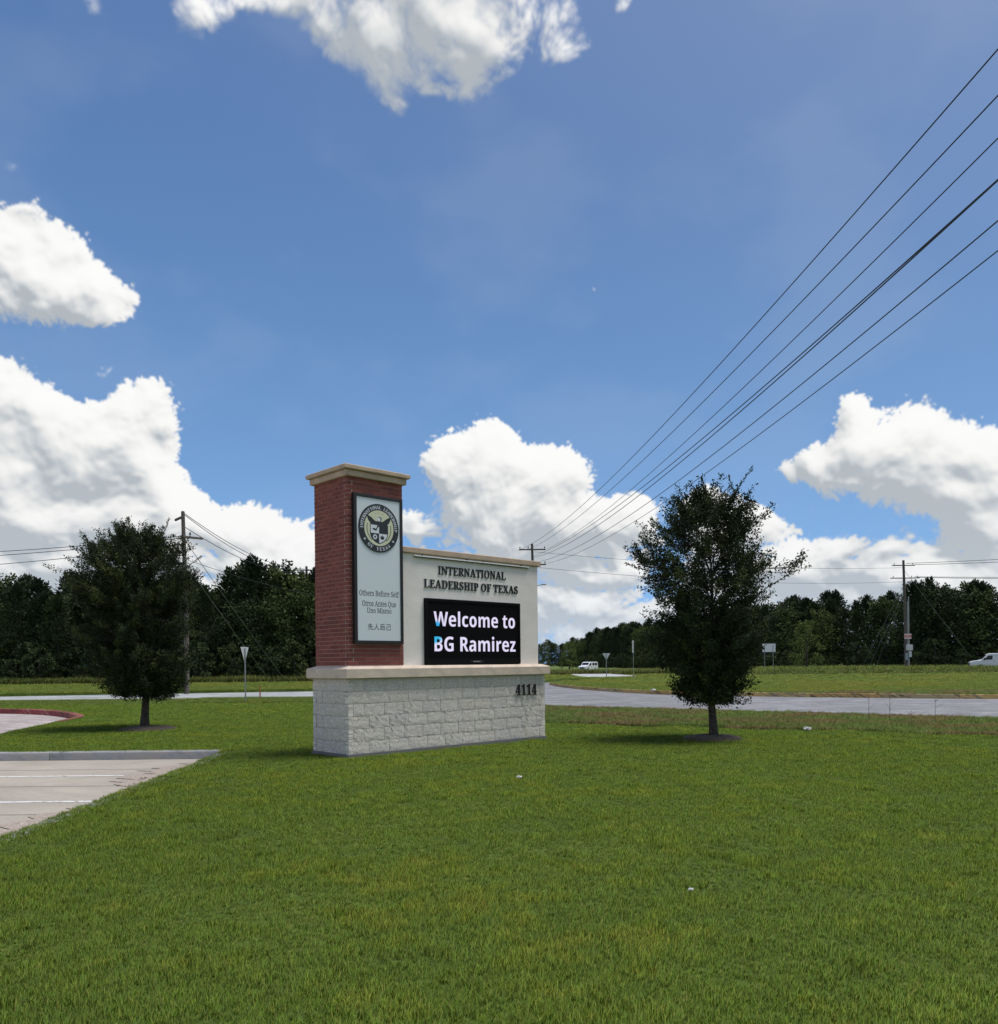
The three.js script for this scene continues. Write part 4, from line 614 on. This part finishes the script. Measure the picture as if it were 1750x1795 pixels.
// ---------------------------------------------------------------- road signs, seen from behind or edge on
const signBack = std([0.60, 0.61, 0.62], 0.45, { metalness: 0.35 }), post = std([0.34, 0.36, 0.36], 0.6, { metalness: 0.4 });
function channelPost(h) { return merge([box(-0.022, 0.022, -0.3, h, -0.004, 0.004), box(-0.038, -0.022, -0.3, h, -0.004, 0.022), box(0.022, 0.038, -0.3, h, -0.004, 0.022)]); }
function triangle(s, thick) { const q = new THREE.Shape(), R = 0.05, h = s * 0.866; q.moveTo(-s / 2 + R, 0); q.lineTo(s / 2 - R, 0); q.quadraticCurveTo(s / 2 + 0.01, 0, s / 2 - R * 0.4, -R * 0.9); q.lineTo(R * 0.5, -h + R * 0.8); q.quadraticCurveTo(0, -h, -R * 0.5, -h + R * 0.8); q.lineTo(-s / 2 + R * 0.4, -R * 0.9); q.quadraticCurveTo(-s / 2 - 0.01, 0, -s / 2 + R, 0); return new THREE.ExtrudeGeometry(q, { depth: thick, bevelEnabled: false }); }
function yieldSign(label, x, z, h, turn, s) {
  const t = thing('yield_sign', label, 'road sign', [x, 0, -z], turn);
  add('post', channelPost(h - 0.06), post, t); const plate = add('plate', triangle(s, 0.006).translate(0, h, -0.014), signBack, t);
  add('front_sheet', triangle(s * 0.985, 0.002).translate(0, h - 0.006, -0.018), std([0.7, 0.08, 0.07], 0.4), plate);
  for (const y of [0.12, 0.48]) add('bolt', new THREE.CylinderGeometry(0.011, 0.011, 0.012, 8).rotateX(Math.PI / 2).translate(0, h - y, 0.026), metalMat, t);
}
yieldSign('yield sign turned half away beside the side road and the orange stake', -10.75, 35.2, 2.33, 1.42, 0.76);
yieldSign('grey back of a yield sign on the median tip near the distant van', 11.3, 87.5, 2.52, 0.1, 0.82);
{
  const t = thing('route_sign', 'tall road sign seen edge on standing on the median grass', 'road sign', [12.85, 0, -79.6], 1.15);
  add('post', channelPost(3.5), post, t); add('plate', rbox(-0.3, 0.3, 2.75, 3.62, -0.016, -0.008, 0.003), signBack, t); add('plate', rbox(-0.3, 0.3, 2.45, 2.72, -0.016, -0.008, 0.003), signBack, t);
  const w = thing('rectangular_sign', 'blank white back of a wide sign on two posts beside the light green tree', 'road sign', [34.1, 0, -105], -0.12);
  add('post', channelPost(3.6).translate(-0.55, 0, 0), post, w); add('post', channelPost(3.6).translate(0.5, 0, 0), post, w); add('plate', rbox(-0.8, 0.8, 2.68, 3.72, -0.03, -0.012, 0.006), std([0.80, 0.80, 0.80], 0.6), w);
  const k = thing('marker_stake', 'short orange marker stake at the edge of the side road', 'stake', [-11.05, 0, -38.4]);
  add('stake', rod([0, -0.2, 0], [0.01, 0.55, 0], 0.03), std([0.36, 0.13, 0.05], 0.8), k); add('stake_cap', rod([0.01, 0.55, 0], [0.012, 0.62, 0], 0.034, 0.03), std([0.42, 0.16, 0.06], 0.7), k);
}
// ---------------------------------------------------------------- vans
const vanWhite = new THREE.MeshPhysicalMaterial({ color: new THREE.Color().setRGB(0.74, 0.75, 0.78), roughness: 0.4, clearcoat: 0.6, clearcoatRoughness: 0.15 }), vanGlass = std([0.012, 0.014, 0.016], 0.08), rubber = std([0.015, 0.015, 0.016], 0.85), trim = std([0.03, 0.03, 0.032], 0.6), hub = std([0.5, 0.5, 0.52], 0.35, { metalness: 0.7 });
function van(label, x, z, turn, s) {                                   // nose towards -x
  const t = thing('van', label, 'van', [x, 0, -z], turn); t.scale.setScalar(s);
  const L = 5.6, W = 1.98, p = new THREE.Shape(); p.moveTo(0.02, 0.42); p.lineTo(0.0, 0.98); p.quadraticCurveTo(0.03, 1.1, 0.3, 1.16); p.lineTo(1.05, 1.27); p.quadraticCurveTo(1.2, 1.3, 1.3, 1.4); p.lineTo(1.85, 1.95); p.quadraticCurveTo(1.98, 2.06, 2.2, 2.1); p.lineTo(5.2, 2.12); p.quadraticCurveTo(5.45, 2.1, 5.5, 1.9); p.lineTo(5.58, 1.2); p.lineTo(5.58, 0.45);
  p.lineTo(4.85, 0.36); p.absarc(4.4, 0.38, 0.45, 0, Math.PI, false); p.lineTo(1.52, 0.36); p.absarc(1.07, 0.38, 0.45, 0, Math.PI, false); p.closePath();
  const g = new THREE.ExtrudeGeometry(p, { depth: W - 0.2, bevelEnabled: true, bevelThickness: 0.1, bevelSize: 0.07, bevelSegments: 4, curveSegments: 10 }); g.translate(-L / 2, 0, -(W - 0.2) / 2);
  const body = add('body', g, vanWhite, t);
  for (const side of [1, -1]) {
    const zz = side * (W / 2 + 0.004), pane = (pts) => { const q = new THREE.Shape(); pts.forEach(([a, b], i) => (i ? q.lineTo(a, b) : q.moveTo(a, b))); const e = new THREE.ExtrudeGeometry(q, { depth: 0.012, bevelEnabled: false }); e.translate(-L / 2, 0, zz - 0.006); return e; };
    add('side_window', pane([[1.5, 1.38], [1.92, 1.88], [2.42, 1.9], [2.38, 1.38]]), vanGlass, body);
    if (s < 0.95) { add('side_window', pane([[3.0, 1.42], [3.0, 1.9], [3.9, 1.9], [3.9, 1.42]]), vanGlass, body); add('side_window', pane([[4.1, 1.42], [4.1, 1.9], [5.15, 1.88], [5.2, 1.42]]), vanGlass, body); }
    add('door_handle', box(2.45 - L / 2, 2.6 - L / 2, 1.12, 1.17, zz - 0.005, zz + 0.03), trim, body);
    add('mirror', rbox(1.42 - L / 2, 1.6 - L / 2, 1.34, 1.6, zz + (side > 0 ? 0.05 : -0.2), zz + (side > 0 ? 0.2 : -0.05), 0.03), trim, body);
    for (const cx of [1.07, 4.4]) { const w = new THREE.Group(); w.name = 'wheel'; w.position.set(cx - L / 2, 0.36, side * (W / 2 - 0.14)); t.add(w); add('tyre', new THREE.CylinderGeometry(0.36, 0.36, 0.22, 24).rotateX(Math.PI / 2), rubber, w); add('rim', new THREE.CylinderGeometry(0.21, 0.21, 0.235, 16).rotateX(Math.PI / 2), hub, w); }
    add('headlight', rbox(-L / 2 - 0.075, -L / 2 + 0.12, 0.82, 1.0, side * 0.72 - 0.14, side * 0.72 + 0.14, 0.03), std([0.6, 0.62, 0.64], 0.15), body); add('tail_light', box(L / 2 - 0.02, L / 2 + 0.055, 1.0, 1.5, side * 0.88 - 0.06, side * 0.88 + 0.06), std([0.35, 0.02, 0.02], 0.3), body);
  }
  add('grille', rbox(-L / 2 - 0.08, -L / 2, 0.66, 0.96, -0.55, 0.55, 0.02), trim, body); add('bumper', rbox(-L / 2 - 0.14, -L / 2 + 0.1, 0.4, 0.62, -0.95, 0.95, 0.05), trim, body); add('rear_window', box(L / 2 - 0.08, L / 2 + 0.045, 1.4, 1.85, -0.7, 0.7), vanGlass, body); add('windscreen', new THREE.BoxGeometry(0.72, 0.02, 1.62).rotateZ(0.79).translate(1.52 - L / 2, 1.72, 0), vanGlass, body);
  return t;
}
van('white cargo van with dark cab window driving along the far right road', 65.0, 109, -0.4, 1.04);
van('small distant white van with dark rear side windows on the road by the trees', 16.3, 152, 0.95, 0.80);

// ---------------------------------------------------------------- litter
const paper = std([0.56, 0.56, 0.54], 0.8);
function scrap(label, x, z, s, seed) { const r = rng(seed), g = new THREE.IcosahedronGeometry(s, 2), p = g.attributes.position; for (let i = 0; i < p.count; i++) { const k = 1 + 0.55 * n3(p.getX(i) / s * 1.3 + seed, p.getY(i) / s * 1.3, p.getZ(i) / s * 1.3); p.setXYZ(i, p.getX(i) * k * 1.3, p.getY(i) * k * 0.6, p.getZ(i) * k); } g.computeVertexNormals(); g.translate(x, s * 0.45 + 0.035, -z); tag(add('litter', g, paper), label, 'litter'); }
scrap('crumpled scrap of white paper on the lawn in front of the street number', 0.25, 10.7, 0.026, 4); scrap('tiny scrap of white paper alone in the middle of the lawn', 1.22, 5.35, 0.012, 9); scrap('flat white plastic scrap in the rough grass by the road', 6.55, 17.7, 0.06, 12); scrap('pale scrap lying against the yellow median kerb', 8.0, 43.2, 0.09, 15);

// ---------------------------------------------------------------- grass: tufts of blades, growing where there is no pavement
function tuft(seed, n, spread, h0, h1, w) {
  const r = rng(seed), pos = [], nor = [], idx = [], col = [];
  for (let k = 0; k < n; k++) {
    const v = 0.5 + 0.9 * r(), dry = r() < 0.05, tint = dry ? [1.75 * v, 1.15 * v, 1.9 * v] : [v * (0.9 + 0.25 * r()), v, v];   // some blades pale and dry, the others of mixed age
    for (let c = 0; c < 5; c++) col.push(...tint);
    const a = 6.2832 * r(), q = spread * Math.sqrt(r()), x = q * Math.cos(a), z = q * Math.sin(a), h = lerp(h0, h1, r()), b = 6.2832 * r(), bend = h * (0.25 + 0.75 * r()), dx = Math.cos(b), dz = Math.sin(b), sx = -dz * w * (0.7 + 0.6 * r()) / 2, sz = dx * w / 2, o = pos.length / 3;
    const at = (t, k2) => [x + dx * bend * t * t, h * t * (1 - 0.18 * t), z + dz * bend * t * t, k2];
    for (const [t, k2] of [[0, 1], [0.55, 0.8], [1, 0]]) { const [px, py, pz] = at(t, k2); if (k2) { pos.push(px - sx * k2, py, pz - sz * k2, px + sx * k2, py, pz + sz * k2); nor.push(dx * 0.2 - sx * 30, 0.8, dz * 0.2 - sz * 30, dx * 0.2 + sx * 30, 0.8, dz * 0.2 + sz * 30); } else { pos.push(px, py, pz); nor.push(dx * 0.3, 0.9, dz * 0.3); } }
    idx.push(o, o + 1, o + 2, o + 1, o + 3, o + 2, o + 2, o + 3, o + 4);
  }
  const g = new THREE.BufferGeometry(); g.setAttribute('position', new THREE.Float32BufferAttribute(pos, 3)); g.setAttribute('normal', new THREE.Float32BufferAttribute(nor.map((v) => v), 3)); g.setAttribute('color', new THREE.Float32BufferAttribute(col, 3)); g.setIndex(idx); g.normalizeNormals(); return g;
}
const bladeMat = new THREE.MeshPhysicalMaterial({ color: 0xffffff, vertexColors: true, roughness: 0.9, specularIntensity: 0.1, transmission: 0.25, thickness: 0, side: THREE.DoubleSide });
const inFootprint = (x, z) => { const dx = x + 2.435, dz = -z + 13.4, c = Math.cos(43.7 * rad), s = Math.sin(43.7 * rad), lx = dx * c - dz * s, lz = dx * s + dz * c; return lx > -0.05 && lx < LEN + 0.05 && lz < 0.05 && lz > -DEEP - 0.05; };
const bare = (x, z) => HOLES.some((h) => inside(h, x, z)) || inFootprint(x, z) || MULCH.some(([a, b, r]) => Math.hypot(x - a, z - b) < r * (0.86 + 0.25 * n3(x * 2.5, z * 2.5, 3)));
const roughEdge = (x) => 20.9 - (x - 1.2) * 0.56 + 0.5 * n3(x * 0.5, 1, 1);     // lawn gives way to unmown grass towards the road
const zones = { lawn: [[], []], rough: [[], []], field: [[], []], weeds: [[], []] };
{
  const r = rng(900), M = new THREE.Matrix4(), Q = new THREE.Quaternion(), E = new THREE.Euler(), P = new THREE.Vector3(), S = new THREE.Vector3(), C = new THREE.Color();
  let z = 2.4;
  while (z < 135) {
    const s = z < 50 ? 0.019 + 0.0019 * z : 0.114 + 0.0055 * (z - 50), half = 0.66 * z + 1.6;
    for (let x0 = -half; x0 < half; x0 += s) {
      const x = x0 + (r() - 0.5) * s * 1.3, zz = z + (r() - 0.5) * s * 1.3, turn = r() * 6.2832, q = r(), q2 = r(), q3 = r();
      if (bare(x, zz)) continue;
      const big = n3(x * 0.22, zz * 0.22, 7), mid_ = n3(x * 0.9, zz * 0.9, 17), fine = n3(x * 3.1, zz * 3.1, 27);
      let zone = 'lawn', k = s / 0.042, h = 1 + 0.3 * mid_ + 0.36 * fine + 0.9 * sstep(n3(x * 1.7 + 30, zz * 1.7, 61), 0.62, 0.85) * q2, rgb;
      const yellow = sstep(0.4 * big + 0.6 * mid_ + 0.5 * fine, 0.05, 1.1), thin = sstep(mid_ * 0.7 + fine * 0.6, 0.45, 0.95);
      rgb = [lerp(0.124, 0.164, yellow), lerp(0.206, 0.220, yellow), lerp(0.019, 0.017, yellow)];
      if (thin > 0) { rgb[0] = lerp(rgb[0], 0.13, thin * 0.4); rgb[1] = lerp(rgb[1], 0.155, thin * 0.4); h *= 1 - 0.35 * thin; }
      const farSide = zz > 40 && (x > 3.5 || zz > 47);
      if (x > -2.5 && zz > roughEdge(x) && zz < 40 && !farSide) { zone = 'rough'; const d = sstep(n3(x * 0.35, zz * 0.8, 41) + 0.4 * fine, -0.1, 0.6); rgb = [lerp(0.120, 0.175, d), lerp(0.180, 0.145, d), lerp(0.040, 0.060, d)]; h = 1.25 + 0.6 * fine + 0.6 * q2; }
      else if (zz > 34 && x < -5) { const d = sstep(n3(x * 0.3, zz * 0.4, 44), 0, 0.7); rgb = [lerp(0.12, 0.15, d), lerp(0.185, 0.178, d), 0.03]; if (zz > 34 && zz < 39.6 && x > -14) { zone = 'rough'; h = 1.5; } }
      if (farSide) { zone = 'field'; const d = sstep(n3(x * 0.12, zz * 0.08, 51) + 0.35 * mid_, -0.2, 0.75); rgb = [lerp(0.135, 0.180, d), lerp(0.200, 0.210, d), 0.028]; h = 1.25 + 0.3 * q2; }
      if (zz > (x > 2 ? 100 - (x > 30 ? 0 : -8) : 79)) { zone = 'weeds'; rgb = [0.085 + 0.05 * q3, 0.105 + 0.05 * q2, 0.035]; h = 1.2 + 1.1 * q2 + 0.6 * mid_; }
      if (x > 25 && zz > 92) { zone = 'weeds'; h = (1.4 + 1.6 * q2) * sstep(zz, 90, 100); rgb = [0.10 + 0.06 * q3, 0.135 + 0.05 * q2, 0.038]; }
      const tone = (0.78 + 0.36 * q) * (1 + 0.22 * fine + 0.12 * mid_);
      E.set((q2 - 0.5) * 0.2, turn, (q3 - 0.5) * 0.2); Q.setFromEuler(E); P.set(x, -0.004, -zz);
      if (zone === 'weeds') S.set(1.1 + k * 0.07, h, 1.1 + k * 0.07); else S.set(Math.max(0.75, k) * (0.85 + 0.3 * q2), Math.max(0.3, h) * (0.85 + 0.3 * q3) * (zz > 25 && zone === 'lawn' ? 1.1 : 1), Math.max(0.75, k) * (0.85 + 0.3 * q));
      zones[zone][0].push(M.compose(P, Q, S).toArray()); zones[zone][1].push(rgb.map((c) => c * tone));
    }
    z += s;
  }
}
function sow(name, label, list, variants) {
  const n = variants.length, C = new THREE.Color();
  variants.forEach((g, v) => {
    const own = list[0].map((_, i) => i).filter((i) => i % n === v), m = new THREE.InstancedMesh(g, bladeMat, own.length); m.name = numbered(name); m.castShadow = m.receiveShadow = true;
    own.forEach((i, j) => { m.instanceMatrix.array.set(list[0][i], j * 16); m.setColorAt(j, C.setRGB(...list[1][i])); });
    scene.add(m); tag(m, label, 'grass', undefined, 'stuff');
  });
  console.log(name, list[0].length);
}
sow('lawn_grass', 'short mown green lawn grass around the sign', zones.lawn, [tuft(1, 17, 0.034, 0.022, 0.050, 0.0038), tuft(2, 17, 0.034, 0.022, 0.056, 0.0036), tuft(3, 15, 0.036, 0.018, 0.044, 0.0046)]);
sow('rough_grass', 'brownish unmown grass strip along the road', zones.rough, [tuft(4, 16, 0.036, 0.03, 0.07, 0.0045), tuft(5, 16, 0.036, 0.03, 0.085, 0.004)]);
sow('median_grass', 'bright green grass of the median and far verges', zones.field, [tuft(6, 14, 0.036, 0.03, 0.06, 0.006), tuft(7, 14, 0.036, 0.03, 0.07, 0.006)]);
sow('tall_weeds', 'tall weeds along the foot of the woods', zones.weeds, [tuft(8, 26, 0.32, 0.12, 0.34, 0.035), tuft(9, 26, 0.34, 0.14, 0.4, 0.03)]);
// dry leaves and stems washed to the edge of the lot
{
  const r = rng(77), parts = []; for (let i = 0; i < 80; i++) { const z = i < 60 ? lerp(10.9, 12.2, r()) : lerp(6.5, 9, r()), x = lerp(-4.4, -4.7, (z - 6) / 7) - Math.pow(r(), 1.8) * (i < 60 ? 0.6 : 0.6), l = 0.025 + 0.035 * r(), g = new THREE.BoxGeometry(l, 0.004, 0.012 + 0.012 * r()); g.rotateY(r() * 3); g.rotateZ((r() - 0.5) * 0.5); g.translate(x, -0.107 + 0.01 * r(), -z); parts.push(g); }
  const m = add('leaf_litter', merge(parts), std([0.10, 0.072, 0.05], 1)); tag(m, 'dry brown leaf litter on the edge of the parking lot', 'leaf litter', undefined, 'stuff');
}
// a few bare weed stalks against the road
{
  const r = rng(31), stalk = std([0.12, 0.10, 0.06], 1);
  for (const [x, z, h] of [[8.7, 19.6, 0.72], [9.1, 19.4, 0.66], [9.9, 18.9, 0.62], [9.5, 19.2, 0.34], [7.4, 20.4, 0.3], [11.3, 18.2, 0.4], [2.4, 23.4, 0.34]]) {
    const g = [rod([x, -0.02, -z], [x + 0.05 * (r() - 0.5), h, -z], 0.006, 0.003, 5)]; for (let i = 0; i < 5; i++) { const y = h * (0.45 + 0.5 * r()), a = 6.28 * r(); g.push(rod([x, y, -z], [x + 0.2 * Math.cos(a) * r(), y + 0.12 * r() + 0.03, -z + 0.2 * Math.sin(a) * r()], 0.0035, 0.002, 4)); }
    tag(add('weed_stalk', merge(g), stalk), 'bare dry weed stalk standing in the rough grass against the road', 'weed', 'dry weed stalks');
  }
}
renderer.render(scene, camera);
